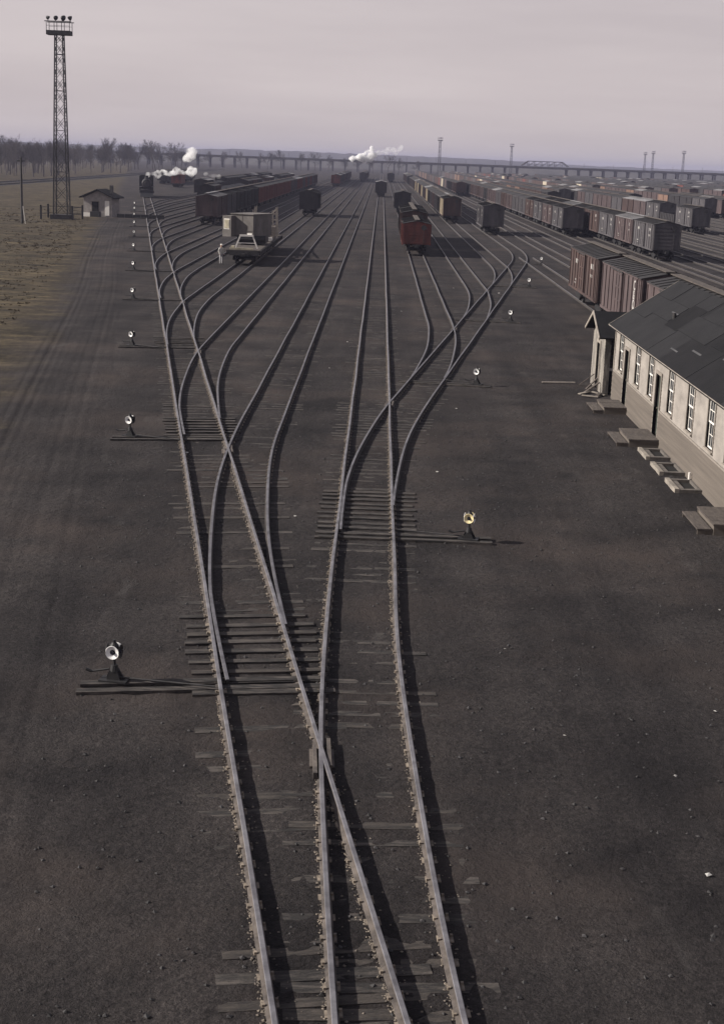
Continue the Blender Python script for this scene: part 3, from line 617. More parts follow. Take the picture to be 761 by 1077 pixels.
def make_boxcar(key, roofm, detail=1, H=3.72, ribs='post', side_key=None, logo=False, marks=0):
    t = thing('boxcar', 'x', 'boxcar'); pm = P[key]; sm = P[side_key] if side_key else pm
    b = MB(); b.box(-CW, CW, -CL / 2, CL / 2, 1.04, H, 0)
    for s_ in (-1, 1):
        if side_key: b.box(min(s_ * CW, s_ * (CW + .012)), max(s_ * CW, s_ * (CW + .012)), -CL / 2 + .05, CL / 2 - .05, 1.10, H - .06, 1)
        for q in range(11 if ribs == 'post' else 9):
            y = -CL / 2 + .07 + (CL - .14) * q / (10 if ribs == 'post' else 8)
            if abs(y) < 1.15: continue
            xa, xb = sorted((s_ * CW, s_ * (CW + .055))); b.box(xa, xb, y - .045, y + .045, 1.06, H - .02, 1 if side_key else 0)
        xa, xb = sorted((s_ * CW, s_ * (CW + .07))); b.box(xa, xb, -CL / 2, CL / 2, .94, 1.10, 0); b.box(xa, xb, -CL / 2, CL / 2, H - .10, H + .0, 0)
        for q in range(7 if detail else 4):      # ribbed ends
            z = 1.25 + q * (H - 1.5) / (6 if detail else 3); ya, yb = sorted((s_ * CL / 2, s_ * (CL / 2 + .06))); b.box(-CW + .12, CW - .12, ya, yb, z - .09, z + .09, 0)
        for xq in (-CW + .05, CW - .05): ya, yb = sorted((s_ * CL / 2, s_ * (CL / 2 + .09))); b.box(xq - .05, xq + .05, ya, yb, 1.0, H, 0)
    b.prism([(-CW, H), (CW, H), (0, H + .28)], 'y', -CL / 2, CL / 2, 0)
    b.build('body', [pm, sm], t)
    r = MB()
    for s_ in (-1, 1):
        x1 = s_ * (CW + .09); vs_ = [(0, -CL / 2 - .09, H + .34), (x1, -CL / 2 - .09, H + .03), (x1, CL / 2 + .09, H + .03), (0, CL / 2 + .09, H + .34)]
        r.add(vs_ + [(x, y, z - .05) for x, y, z in vs_], [(0, 1, 2, 3), (7, 6, 5, 4), (0, 4, 5, 1), (1, 5, 6, 2), (2, 6, 7, 3)])
        for q in range(1, 12 if detail else 1):
            y = -CL / 2 + CL * q / 12; r.add([(0, y - .03, H + .34), (x1, y - .03, H + .03), (x1, y + .03, H + .03), (0, y + .03, H + .34), (0, y - .03, H + .38), (x1, y - .03, H + .07), (x1, y + .03, H + .07), (0, y + .03, H + .38)], [(4, 5, 6, 7), (0, 1, 5, 4), (2, 3, 7, 6), (1, 2, 6, 5)])
    rr = r.build('roof', roofm, t)
    MB().box(-.26, .26, -CL / 2 - .25, CL / 2 + .25, H + .40, H + .45).build('running_board', m_plank if roofm is m_roofdark else roofm, rr)
    for s_ in (-1, 1):
        d = MB(); xa, xb = sorted((s_ * (CW + .01), s_ * (CW + .085))); d.box(xa, xb, -.92, .92, 1.12, H - .14)
        for q in range(4):
            xa, xb = sorted((s_ * (CW + .085), s_ * (CW + .125))); z = 1.2 + q * (H - 1.45) / 3; d.box(xa, xb, -.90, .90, z - .04, z + .04)
        for y in (-.88, 0, .88): d.box(xa, xb, y - .04, y + .04, 1.14, H - .16)
        dd = d.build('door', sm, t)
        if detail:
            xa, xb = sorted((s_ * (CW + .03), s_ * (CW + .14))); MB().box(xa, xb, -1.0, 2.9, H - .13, H - .07).build('door_track', m_iron, dd)
    underframe(t); truck_part(t, -CL / 2 + 1.75, detail); truck_part(t, CL / 2 - 1.75, detail)
    if detail:
        for s_ in (-1, 1):
            l_ = MB(); x = s_ * (CW + .10)
            for yy in (s_ * CL / 2 - s_ * .2, s_ * CL / 2 - s_ * .65): l_.box(x - .015, x + .015, yy - .02, yy + .02, 1.0, H)
            for q in range(7): l_.box(x - .012, x + .012, min(s_ * CL / 2 - s_ * .2, s_ * CL / 2 - s_ * .65), max(s_ * CL / 2 - s_ * .2, s_ * CL / 2 - s_ * .65), 1.2 + q * .36, 1.225 + q * .36)
            l_.build('ladder', pm, t)
        b = MB(); y = -CL / 2 - .16; b.tube((.7, y, H - .35), (.7, y + .03, H - .35), .27, n=16); b.tube((.7, y + .09, 1.1), (.7, y + .09, H - .3), .02, n=6); b.build('brake_wheel', m_iron, t)
    if marks:
        b = MB(); x = -CW - .018; x0 = x - .004
        rr_ = random.Random(marks)
        for (yc, zc, n, w, h) in ((-3.6, 2.9, 3, .26, .34), (-3.6, 2.35, 6, .12, .2), (3.2, 2.8, 3, .22, .3), (3.4, 1.6, 5, .12, .12), (3.4, 1.38, 4, .12, .09)):
            for q in range(n):
                yy = yc + (q - n / 2) * w * 1.35
                if rr_.random() < .85: b.box(x0, x, yy, yy + w * .35, zc, zc + h).box(x0, x, yy + w * .35, yy + w * .85, zc + h * rr_.choice((0, .4, .8)), zc + h * rr_.choice((.9, 1.0)) )
        if not logo: b.build('lettering', m_mark, t)
    if logo:
        for ch, z in (('C', 3.0), ('&', 2.48), ('O', 1.96)):
            cu = bpy.data.curves.new('letter', 'FONT'); cu.body = ch; cu.size = .72; cu.extrude = .004; cu.align_x = 'CENTER'
            ob = bpy.data.objects.new('letter', cu); C.objects.link(ob); bpy.context.view_layer.update(); dg = bpy.context.evaluated_depsgraph_get()
            me = bpy.data.meshes.new_from_object(ob.evaluated_get(dg)); bpy.data.objects.remove(ob); me.materials.clear(); me.materials.append(m_mark)
            link('letter', me, t, (-CW - .066, -4.55, z), (R(90), 0, R(-90)))
    KIDS[t.name] = list(t.children)
    for c_ in t.children: KIDS[c_.name] = list(c_.children)
    return t
def make_gondola(key, load, H=2.35, detail=0, name='gondola_car'):
    t = thing(name, 'x', 'rail car'); pm = P[key]; b = MB()
    b.box(-CW, CW, -CL / 2, CL / 2, 1.04, 1.16)
    for s_ in (-1, 1):
        xa, xb = sorted((s_ * CW, s_ * (CW - .07))); b.box(xa, xb, -CL / 2, CL / 2, 1.16, H)
        ya, yb = sorted((s_ * CL / 2, s_ * (CL / 2 - .07))); b.box(-CW + .07, CW - .07, ya, yb, 1.16, H)
        for q in range(10): y = -CL / 2 + .1 + (CL - .2) * q / 9; xa, xb = sorted((s_ * CW, s_ * (CW + .08))); b.box(xa, xb, y - .05, y + .05, 1.0, H - .02)
    b.build('body', pm, t); underframe(t); truck_part(t, -CL / 2 + 1.75, 0); truck_part(t, CL / 2 - 1.75, 0)
    if load:
        l_ = MB(); n = 24; prev = None
        for q in range(n + 1):
            y = -CL / 2 + .1 + (CL - .2) * q / n; hh = [H - .15, H + .05 + .22 * abs(math.sin(q * 1.1)) + random.uniform(0, .1), H - .15]
            row = [len(l_.v) + z for z in range(3)]; l_.v += [(-CW + .08, y, hh[0]), (random.uniform(-.2, .2), y, hh[1]), (CW - .08, y, hh[2])]
            if prev: l_.f += [(prev[0], row[0], row[1], prev[1]), (prev[1], row[1], row[2], prev[2])]; l_.m += [0, 0]
            prev = row
        l_.build('coal_load', m_black, t)
    KIDS[t.name] = list(t.children)
    for c_ in t.children: KIDS[c_.name] = list(c_.children)
    return t
PROTO = {}
def proto(key, pale, detail, kind='box', **kw):
    k = (key, pale, detail, kind, tuple(sorted(kw.items())))
    if k not in PROTO:
        if kind == 'box': PROTO[k] = [make_boxcar(key, m_roofpale if pale else m_roofdark, detail, side_key=None, marks=(len(PROTO) + 1) if detail else 0, **kw), False]
        elif kind == 'reefer': PROTO[k] = [make_boxcar('brown', m_roofpale if pale else m_roofdark, detail, side_key=key, marks=len(PROTO) + 1 if detail else 0, **kw), False]
        else: PROTO[k] = [make_gondola(key, kind == 'coal', **kw), False]
    return PROTO[k]
NCAR = [0]
def place(key, pale, X, Y, label, group, detail=None, kind='box', z=RT, rz=0.0, **kw):
    det = (1 if Y < 260 else 0) if detail is None else detail
    p = proto(key, pale, det, kind, **kw)
    if not p[1]: o = p[0]; p[1] = True
    else: o = copy_tree(p[0])
    o.location = (X, Y, z); o.rotation_euler = (0, 0, rz); o['label'] = label; o['group'] = group; NCAR[0] += 1
    return o
def ordw(k):
    a = ['', 'first', 'second', 'third', 'fourth', 'fifth', 'sixth', 'seventh', 'eighth', 'ninth', 'tenth', 'eleventh', 'twelfth', 'thirteenth', 'fourteenth', 'fifteenth', 'sixteenth', 'seventeenth', 'eighteenth', 'nineteenth']
    if k < 20: return a[k]
    t_ = ['', '', 'twent', 'thirt', 'fort', 'fift', 'sixt', 'sevent', 'eight', 'ninet'][k // 10 % 10]
    w_ = t_ + 'ieth' if k % 10 == 0 else t_ + 'y-' + a[k % 10]
    return w_ if k < 100 else 'hundred-and-' + (a[k % 100] if k % 100 < 20 else w_)
def nth(k): return 'nearest' if k == 1 else ordw(k)
ADJ = dict(mauve='mauve-brown', brown='brown', red='red', grey='grey', dark='sooty dark', reefer='cream', orange='orange-tan')
def string(desc, group, X, y0, n, palette, pale=.2, gap=.0, skip=(), start=1):
    Y = y0 + CL / 2
    for k in range(n):
        key = palette[k] if k < len(palette) else (palette[-1] if isinstance(palette[-1], list) else palette)
        key = key if isinstance(key, str) else random.choice(key)
        if k not in skip:
            knd = 'reefer' if key in ('reefer', 'orange') else 'box'
            if key == 'gon': place('dark', False, X, Y, f'low gondola, {nth(k + start)} in the {desc}', group, kind='gon')
            elif key == 'coal': place('dark', False, X, Y, f'coal car, {nth(k + start)} in the {desc}', group, kind='coal', H=2.9)
            else: place(key, random.random() < pale, X, Y, f'{ADJ[key]} boxcar, {nth(k + start)} in the {desc}', group, kind=knd)
        Y += CL + 1.05 + gap
    return Y
# near string behind the building
g = 'boxcars standing behind the wooden building'
place('mauve', False, 15.4, 67.9, 'reddish brown boxcar half hidden behind the roof of the long building', g, kind='box', ribs='wood')
place('mauve', False, 15.4, 83.2, 'mauve brown boxcar lettered C & O just beyond the long building', g, logo=True)
place('brown', False, 15.4, 98.6, 'brown boxcar at the far end of the near string, nearest the ladder', g)
for o in [q for q in scn.objects if q.get('group') == g]: o.scale = (1, 1.09, 1)
# centre tracks
place('red', False, 3.82, 155.3, 'red boxcar standing alone in front on the track right of the main track', 'cars on the centre tracks', H=3.1, ribs='wood')
string('pair behind the lone red boxcar', 'cars on the centre tracks', 3.82, 163.0, 2, ['brown', 'dark'])
place('dark', False, 3.9, 268, 'dark boxcar standing farther up the track behind the red boxcar', 'cars on the centre tracks')
place('dark', True, -.1, 389, 'dark boxcar with a pale roof standing far up the main track', 'cars on the centre tracks')
place('dark', False, -11.88, 246, 'dark boxcar standing alone left of the main track', 'cars on the centre tracks')
place('grey', False, 15.4, 205.0, 'grey boxcar with ribbed dark end standing alone at the end of the right ladder', 'cars on the right tracks')
string('string beside the right ladder', 'cars on the right tracks', 11.4, 233, 22, ['reefer', 'dark', 'grey', 'mauve', 'grey', ['dark', 'grey', 'mauve', 'brown', 'grey', 'reefer']], .15)
string('farther string beside the right ladder', 'cars on the right tracks', 11.4, 560, 9, ['dark', 'grey', 'mauve', 'brown'])
string('second string right of the lone grey boxcar', 'cars on the right tracks', 26.8, 203, 21, ['grey', 'mauve', 'grey', 'brown', ['dark', 'grey', 'mauve', 'brown', 'grey', 'grey']], .1)
string('third string right of the lone grey boxcar', 'cars on the right tracks', 30.6, 155, 23, ['grey', 'mauve', 'grey', 'brown', 'mauve', ['dark', 'grey', 'mauve', 'brown', 'grey', 'reefer']], .1)
string('short string past the open tracks', 'cars on the right tracks', 49.6, 226, 15, ['grey', 'gon', 'grey', 'mauve', ['dark', 'grey', 'mauve', 'brown', 'grey']], .15)
string('sooty string behind the open tracks', 'cars on the right tracks', 57.2, 330, 10, ['dark', 'grey', 'mauve'], .4)
string('reddish string in the far right yard', 'cars on the right tracks', 72.4, 305, 18, ['mauve', 'brown', 'mauve', 'orange', 'mauve', ['mauve', 'brown', 'mauve', 'orange']], .1)
# left tracks
string('long string ending behind the crane car', 'cars on the left tracks', -23.64, 198, 23, ['mauve', 'grey', 'dark', 'dark', 'dark', 'red', 'red', ['red', 'brown', 'red', 'mauve', 'red']], .25)
string('dark string beyond the red boxcars on the left', 'cars on the left tracks', -31.48, 262, 18, ['dark', 'coal', ['dark', 'coal', 'dark', 'brown']], .35)
string('farthest left string of dark cars', 'cars on the left tracks', -39.3, 318, 14, ['dark', 'coal', ['dark', 'coal', 'dark']], .1)
string('red-ended string left of the main track', 'cars on the left tracks', -15.8, 500, 14, ['red', 'dark', ['dark', 'brown']], .1)
string('hazy string under the far white steam', 'cars on the left tracks', -8, 620, 9, ['dark', 'brown'], .1)
string('far short string on the centre tracks', 'cars on the centre tracks', 4, 640, 3, ['dark'], .1)
string('row of cars beyond the locomotive', 'cars on the left tracks', -66, 440, 5, ['dark', 'dark', 'grey'], .1)
# the far right yard: the nearest as single cars, the rest one mass
slots = []
for k, (X, Y) in enumerate(((38.2, 330), (45.8, 372), (23.0, 430))):
    while Y < 960: slots.append((math.hypot(X, Y), 33 + k, X, Y)); Y += CL + 1.05
for k, X in enumerate([62 + 7.8 * q for q in range(26)]):
    Y = max(300, X * 2.5) + random.choice((0, 10, 30, 80, 160)) + random.uniform(0, 20)
    while Y < 960:
        if random.random() < .9: slots.append((math.hypot(X, Y), k, X, Y))
        else: Y += random.choice((0, 26, 60))
        Y += CL + 1.05
slots.sort(); mass = MB(); MK = ['mauve', 'brown', 'grey', 'dark', 'red', 'reefer', 'orange']
cnt = {}
for q, (d, k, X, Y) in enumerate(slots):
    key = random.choices(MK, (6, 6, 5, 4, .9, .6, 1.0))[0]
    if NCAR[0] < 298:
        cnt[k] = cnt.get(k, 0) + 1
        place(key, random.random() < .06, X, Y, f'{ADJ[key]} boxcar, {nth(cnt[k])} along the {nth(k + 1)} far-yard row', 'boxcars of the far right yard', kind='reefer' if key in ('reefer', 'orange') else 'box')
    else:
        mi = MK.index(key); z = RT
        mass.box(X - CW, X + CW, Y - CL / 2, Y + CL / 2, 1.0 + z, 3.75 + z, mi).prism([(X - CW - .08, 3.75 + z), (X + CW + .08, 3.75 + z), (X, 4.1 + z)], 'y', Y - CL / 2, Y + CL / 2, 7 if random.random() < .94 else 8)
        mass.box(X - CW - .07, X - CW, Y - .9, Y + .9, 1.1 + z, 3.6 + z, mi).box(X - .9, X + .9, Y - 5.6, Y - 3.4, z, 1.0 + z, 9).box(X - .9, X + .9, Y + 3.4, Y + 5.6, z, 1.0 + z, 9)
o = mass.build('distant_boxcars', [P[k] for k in MK] + [m_roofdark, m_roofpale, m_black]); tag(o, 'mass of hazy boxcar rows filling the yard far off on the right', 'boxcars', None, 'stuff')

# ------------------------------------------------------------------ crane car with its flat car
m_canvas = mat('greyish_crane_paint', (0.150, 0.136, 0.128), (0.085, 0.077, 0.072), 0.85, 1.2, (1, 1, .5))
m_creamp = mat('cream_panel', (0.40, 0.36, 0.27), (0.24, 0.215, 0.16), 0.8, 3)
def flatcar_parts(t, y0, y1):
    b = MB(); b.box(-1.4, 1.4, y0, y1, 1.0, 1.18); 
    for s_ in (-1, 1):
        xa, xb = sorted((s_ * 1.4, s_ * 1.5)); b.box(xa, xb, y0, y1, .8, 1.2)
        for q in range(8): y = y0 + .5 + (y1 - y0 - 1) * q / 7; xa, xb = sorted((s_ * 1.5, s_ * 1.58)); b.box(xa, xb, y - .06, y + .06, .85, 1.15)
    b.box(-.35, .35, y0 - .1, y1 + .1, .7, .99); b.box(-1.3, 1.3, y0 - .08, y0, .75, 1.15); b.box(-.13, .13, y0 - .55, y0, .7, .92)
    b.build('underframe', m_iron, t)
    n = 14; w = (y1 - y0) / n
    for q in range(n): MB().box(-1.38, 1.38, y0 + q * w + .01, y0 + (q + 1) * w - .01, 1.182, 1.225 + random.uniform(0, .01)).build('deck_plank', m_plank, t)
    truck_part(t, y0 + 1.6, 1); truck_part(t, y1 - 1.6, 1)
t = thing('crane_car', 'railway crane with boxy pale grey house on a flat car left of the main track', 'crane', (-11.88, 0, RT))
flatcar_parts(t, 127.2, 140.4)
MB().tube((0, 136.2, 1.225), (0, 136.2, 1.75), 1.15, 1.0, n=18).build('turntable', m_black, t)
SLEW = Matrix.Translation((0, 136.4, 0)) @ Matrix.Rotation(R(-24), 4, 'Z') @ Matrix.Translation((0, -136.4, 0))
b = MB(); b.box(-1.25, 1.1, 134.4, 138.0, 2.05, 4.0); b.box(-1.32, 1.17, 134.3, 138.1, 4.0, 4.07); b.box(-1.28, 1.13, 134.35, 138.05, 2.5, 2.54); b.box(-.1, -.06, 134.37, 134.4, 2.06, 4.0)
b.v = [tuple(SLEW @ Vector(p)) for p in b.v]; b.build('house', m_canvas, t)
cb = MB().box(-1.75, -.85, 133.7, 135.4, 1.95, 3.85, 0, SLEW).build('cab', m_canvas, t); MB().box(-1.55, -1.05, 133.66, 133.70, 2.7, 3.5, 0, SLEW).build('window', m_creamp, cb); MB().box(-1.6, -1.0, 133.685, 133.698, 2.62, 3.58, 0, SLEW).build('window_frame', m_whitepaint, cb)
MB().box(.5, 1.0, 134.35, 134.398, 2.15, 2.32, 0, SLEW).build('number_plate', m_whitepaint, t)
b = MB(); b.box(-1.1, 1.3, 134.5, 138.2, 1.4, 2.04); b.tube((-1.3, 134.6, 1.8), (1.3, 134.6, 1.8), .3, n=10); b.build('machinery', m_black, t)
b = MB(); Y = 129.6
b.bar((-1.0, Y, 1.22), (-.55, Y, 2.35), .12).bar((1.0, Y, 1.22), (.55, Y, 2.35), .12).bar((-.62, Y, 2.35), (.62, Y, 2.35), .16).bar((-.8, Y, 1.7), (.8, Y, 1.7), .06); b.build('boom_rest', m_whitepaint, t)
b = MB(); b.box(-1.3, .8, 127.4, 127.7, 1.23, 1.38); b.box(-1.2, -.9, 127.6, 128.6, 1.23, 1.5); b.build('timber', m_creamp, t)
b = MB()
for s_ in (-1, 1):
    b.bar((s_ * .45, 139.5, 2.4), (s_ * .3, 150.5, 2.0), .12); b.bar((s_ * .45, 139.5, 3.1), (s_ * .3, 150.5, 2.5), .12)
    for q in range(9):
        y = 139.7 + q * 1.2; b.bar((s_ * .43, y, 2.4 - q * .04), (s_ * .42, y + .6, 3.05 - q * .065), .07); b.bar((s_ * .42, y + .6, 3.05 - q * .065), (s_ * .41, y + 1.2, 2.36 - q * .04), .07)
b.build('boom', m_greytrim, t)
t2 = thing('boom_flat_car', 'flat car carrying iron frames behind the crane', 'flat car', (-11.88, 0, RT))
flatcar_parts(t2, 141.6, 154.8)
for (Y, h, w) in ((144.3, 2.5, 1.0), (147.3, 2.8, 1.1), (150.6, 3.0, 1.2), (152.4, 3.0, 1.2)):
    b = MB()
    for s_ in (-1, 1): b.bar((s_ * w, Y, 1.2), (s_ * w * .9, Y, 1.2 + h), .11)
    for q in range(4): b.bar((-w, Y, 1.7 + q * .6), (w, Y, 1.7 + q * .6), .08)
    b.bar((-w, Y, 1.3), (w, Y, 1.2 + h), .06); b.build('upright_frame', m_trim, t2)
MB().box(-.9, .9, 143.2, 145.6, 1.24, 1.85).build('toolbox', m_plank, t2); MB().box(-.8, 1.0, 150.9, 152.2, 1.24, 2.2).build('winch_housing', m_greytrim, t2)
for k in range(3): MB().box(1.0, 1.3, 141.9 + k * .7, 142.3 + k * .7, 1.24, 1.6 - k * .07).build('jack_block', m_whitepaint, t2)

# ------------------------------------------------------------------ the switchman
def person(loc, rz):
    me = bpy.data.meshes.new('person')
    J = [(0, 0, .93), (0, 0, 1.15), (0, .01, 1.38), (0, 0, 1.50), (0, -.02, 1.64), (-.09, 0, .88), (-.11, -.03, .48), (-.11, .02, .09), (-.11, -.14, .04), (.09, 0, .88), (.12, .06, .48), (.12, .10, .09), (.12, -.06, .04), (-.18, 0, 1.40), (-.25, .02, 1.14), (-.22, -.12, .92), (.18, 0, 1.40), (.26, .03, 1.14), (.24, -.10, .90), (-.21, -.16, .84), (.235, -.14, .82), (0, -.025, 1.70)]
    E_ = [(0, 1), (1, 2), (2, 3), (3, 4), (4, 21), (0, 5), (5, 6), (6, 7), (7, 8), (0, 9), (9, 10), (10, 11), (11, 12), (2, 13), (13, 14), (14, 15), (15, 19), (2, 16), (16, 17), (17, 18), (18, 20)]
    rad = [.15, .145, .16, .06, .095, .105, .075, .055, .05, .105, .075, .055, .05, .075, .058, .042, .045, .075, .058, .042, .045, .08]
    rad = [.15, .145, .16, .06, .095, .105, .075, .055, .05, .105, .075, .055, .05, .075, .058, .042, .075, .058, .042, .045, .045, .08]
    me.from_pydata(J, E_, []); o = bpy.data.objects.new('person', me); C.objects.link(o)
    md = o.modifiers.new('s', 'SKIN'); o.modifiers.new('u', 'SUBSURF').levels = 1; o.modifiers['u'].render_levels = 1
    if not me.skin_vertices: me.skin_vertices.new()
    for k, v in enumerate(me.skin_vertices[0].data): v.radius = (rad[k], rad[k] * (.75 if k in (0, 1, 2) else 1)); v.use_root = (k == 0)
    dg = bpy.context.evaluated_depsgraph_get(); m2 = bpy.data.meshes.new_from_object(o.evaluated_get(dg)); bpy.data.objects.remove(o)
    m2.materials.clear()
    for q in (mat('pale_work_jacket', (.50, .48, .45), (.33, .32, .30), .9, 8), mat('pale_overalls', (.42, .41, .41), (.3, .29, .3), .9, 8), mat('skin', (.42, .27, .2), (.36, .22, .16), .6, 8), m_black): m2.materials.append(q)
    for p in m2.polygons:
        c = p.center; p.material_index = 3 if c.z < .12 else (2 if c.z > 1.49 or (c.z < .90 and abs(c.x) > .19) else (0 if c.z > .93 else 1)); p.use_smooth = True
    o = link('person', m2, None, loc, (0, 0, rz)); tag(o, 'person in pale work clothes standing left of the crane car', 'person')
    b = MB(); b.tube((0, -.025, 1.70), (0, -.02, 1.80), .108, .095, n=12).box(-.08, .08, -.20, -.09, 1.70, 1.72); b.build('cap', m_whitepaint, o)
    return o
person((-13.95, 128.0, 0.0), .6)

# ------------------------------------------------------------------ locomotive on the ladder track
def locomotive(loc, rz):
    t = thing('steam_locomotive', 'black steam locomotive coming down the left ladder track under white steam', 'locomotive', loc, rz)
    b = MB(); b.tube((0, -6.2, 2.75), (0, 3.2, 2.75), .98, n=24); b.tube((0, -6.5, 2.75), (0, -6.2, 2.75), .86, 1.0, n=24); b.build('boiler', m_black, t)
    MB().tube((0, -6.6, 2.75), (0, -6.5, 2.75), .5, .6, n=20).build('smokebox_door', m_iron, t)
    MB().tube((0, -5.6, 3.6), (0, -5.6, 4.45), .30, .36, n=14).build('smokestack', m_black, t)
    for y in (-2.9, .4): MB().tube((0, y, 3.5), (0, y, 4.2), .45, .3, n=14).build('dome', m_black, t)
    MB().tube((0, -6.6, 3.95), (0, -6.2, 3.95), .22, n=12).build('headlight', m_iron, t)
    MB().tube((.0, -1.2, 3.7), (.0, -1.2, 4.15), .12, n=8).build('bell', m_plate, t)
    cb = MB().box(-1.5, 1.5, 3.2, 5.6, 1.5, 4.1).build('cab', m_black, t); MB().prism([(-1.6, 4.1), (1.6, 4.1), (1.1, 4.45), (-1.1, 4.45)], 'y', 3.0, 6.0).build('roof', m_black, cb)
    for s_ in (-1, 1): xa, xb = sorted((s_ * 1.5, s_ * 1.52)); MB().box(xa, xb, 3.7, 5.0, 2.7, 3.6).build('window', m_glass, cb)
    b = MB(); b.box(-1.2, 1.2, -6.7, 5.6, 1.1, 1.5); b.box(-1.5, 1.5, -6.9, -6.6, .9, 1.35); b.prism([(-7.6, .12), (-6.9, .12), (-6.9, .95)], 'x', -1.3, 1.3); b.box(-1.45, -1.0, -5.8, 3, 2.0, 2.06); b.box(1.0, 1.45, -5.8, 3, 2.0, 2.06)
    b.build('frame_and_pilot', m_black, t)
    for y in (-3.2, -1.5, .2, 1.9):
        for s_ in (-1, 1): MB().tube((s_ * .68, y, .72), (s_ * .82, y, .72), .72, n=18).build('driving_wheel', m_iron, t)
    for s_ in (-1, 1):
        MB().tube((s_ * 1.15, -5.6, 1.1), (s_ * 1.15, -4.4, 1.1), .36, n=12).build('cylinder', m_black, t); MB().box(s_ * .95 - .04, s_ * .95 + .04, -4.4, 2.0, .62, .74).build('side_rod', m_iron, t)
    b = MB(); b.box(-1.5, 1.5, 6.1, 13.6, 1.1, 3.3); b.box(-1.1, 1.1, 6.3, 10.5, 3.3, 3.8); b.build('tender', m_black, t); truck_part(t, 7.7, 1); truck_part(t, 12.1, 1)
LY = 312.0
locomotive((x_lead(LY), LY, RT), math.atan(-LS))
# red caboose in the distance
cz = thing('caboose', 'small red caboose far off behind the locomotive', 'caboose', (-57, 410, RT))
b = MB(); b.box(-1.4, 1.4, -4.2, 4.2, 1.0, 3.3); b.build('body', P['red'], cz); MB().prism([(-1.6, 3.3), (1.6, 3.3), (0, 3.75)], 'y', -5.0, 5.0).build('roof', P['red'], cz)
cp = MB().box(-1.1, 1.1, -1.0, 1.2, 3.4, 4.4).build('cupola', P['red'], cz); MB().prism([(-1.25, 4.4), (1.25, 4.4), (0, 4.65)], 'y', -1.3, 1.5).build('roof', m_roofdark, cp)
for y in (-2.8, -1.8, 1.9, 2.9): MB().box(-1.42, -1.40, y - .3, y + .3, 2.1, 2.9).build('window', m_glass, cz)
b = MB(); b.box(-1.4, 1.4, -5.0, 5.0, .85, 1.0); b.build('platform', m_black, cz); truck_part(cz, -3, 0); truck_part(cz, 3, 0)

# ------------------------------------------------------------------ floodlight towers
def tower_mesh_parts(t, H=24.3, w0=.97, w1=.52, n=14, fat=1.0):
    corner = [(-1, -1), (1, -1), (1, 1), (-1, 1)]
    def wz(z): return w0 + (w1 - w0) * min(z / H, 1)
    for (a, c) in corner: MB().bar((a * w0, c * w0, .55), (a * w1, c * w1, H), .14 * fat).build('corner_leg', m_iron, t)
    zs = [0.6 + (H - .6) * (1 - (1 - k / n) ** 1.15) for k in range(n + 1)]
    for f in range(4):
        (a, c), (a2, c2) = corner[f], corner[(f + 1) % 4]; b = MB()
        for k in range(n):
            za, zb = zs[k], zs[k + 1]; wa, wb = wz(za), wz(zb)
            b.bar((a * wa, c * wa, za), (a2 * wb, c2 * wb, zb), .055 * fat).bar((a2 * wa, c2 * wa, za), (a * wb, c * wb, zb), .055 * fat)
            if k % 3 == 0: b.bar((a * wa, c * wa, za), (a2 * wa, c2 * wa, za), .07 * fat)
        b.build('lattice_bracing', m_iron, t)
    p = MB(); p.box(-1.6, 1.6, -.9, .9, H - .05, H + .12); 
    for (x0, x1, y0, y1) in ((-1.6, 1.6, -.9, -.86), (-1.6, 1.6, .86, .9), (-1.6, -1.56, -.86, .86), (1.56, 1.6, -.86, .86)): p.box(x0, x1, y0, y1, H + .12, H + .5)
    p.build('platform', m_iron, t)
    r = MB()
    for x in (-1.55, -.5, .5, 1.55):
        for y in (-.85, .85): r.bar((x, y, H + .5), (x, y, H + 1.65), .07 * fat)
    for y in (-.85, .85): r.bar((-1.8, y, H + 1.65), (1.8, y, H + 1.65), .11 * fat).bar((-1.55, y, H + 1.1), (1.55, y, H + 1.1), .04)
    r.build('railing', m_iron, t)
    for k, (x, s_, a) in enumerate(((-1.45, .26, -.9), (-.45, .33, .3), (.55, .40, .5), (1.5, .34, .9))):
        d = Vector((math.sin(a), math.cos(a), -.25)).normalized(); c_ = Vector((x, -.2, H + 2.15)); f = MB()
        f.tube(c_ - d * .22, c_ + d * .12, s_ * .55, s_, n=14).tube(c_ - d * .34, c_ - d * .22, s_ * .25, s_ * .55, n=14).bar((x, -.2, H + 1.65), c_, .08); f.build('floodlight', m_black, t)
tw = thing('floodlight_tower', 'tall lattice steel floodlight tower at the edge of the field', 'tower', (-44.0, 200.9, 0))
MB().box(-1.35, 1.35, -1.35, 1.35, -.2, .62).build('concrete_base', m_iron, tw); tower_mesh_parts(tw)
fe = thing('low_fence', 'low dark fence around the foot of the floodlight tower', 'fence', (-44.0, 200.9, 0))
for (x, y) in ((-2.4, -2.2), (1.9, -2.2), (2.4, 2.2), (-2.4, 2.2)): MB().box(x - .11, x + .11, y - .11, y + .11, -.1, 1.9).build('post', m_black, fe)
for (p, q) in (((-2.4, -2.2), (-2.4, 2.2)), ((2.4, 2.2), (-2.4, 2.2)), ((1.9, -2.2), (2.4, 2.2))):
    for z in (.7, 1.6): MB().bar((*p, z), (*q, z), .07).build('rail', m_black, fe)
for k, (px, Y) in enumerate(((460, 1060), (533, 1250), (677, 1390), (708, 1290), (669, 1500))):
    X = (px - 402) / 1500 * Y
    t = thing('floodlight_tower', f'faint distant floodlight tower on the skyline, {nth(k + 1) if k else "leftmost"} of those beyond the viaduct', 'tower', (X, Y, 0), .3, 'distant floodlight towers'); tower_mesh_parts(t, n=7, fat=1.0)

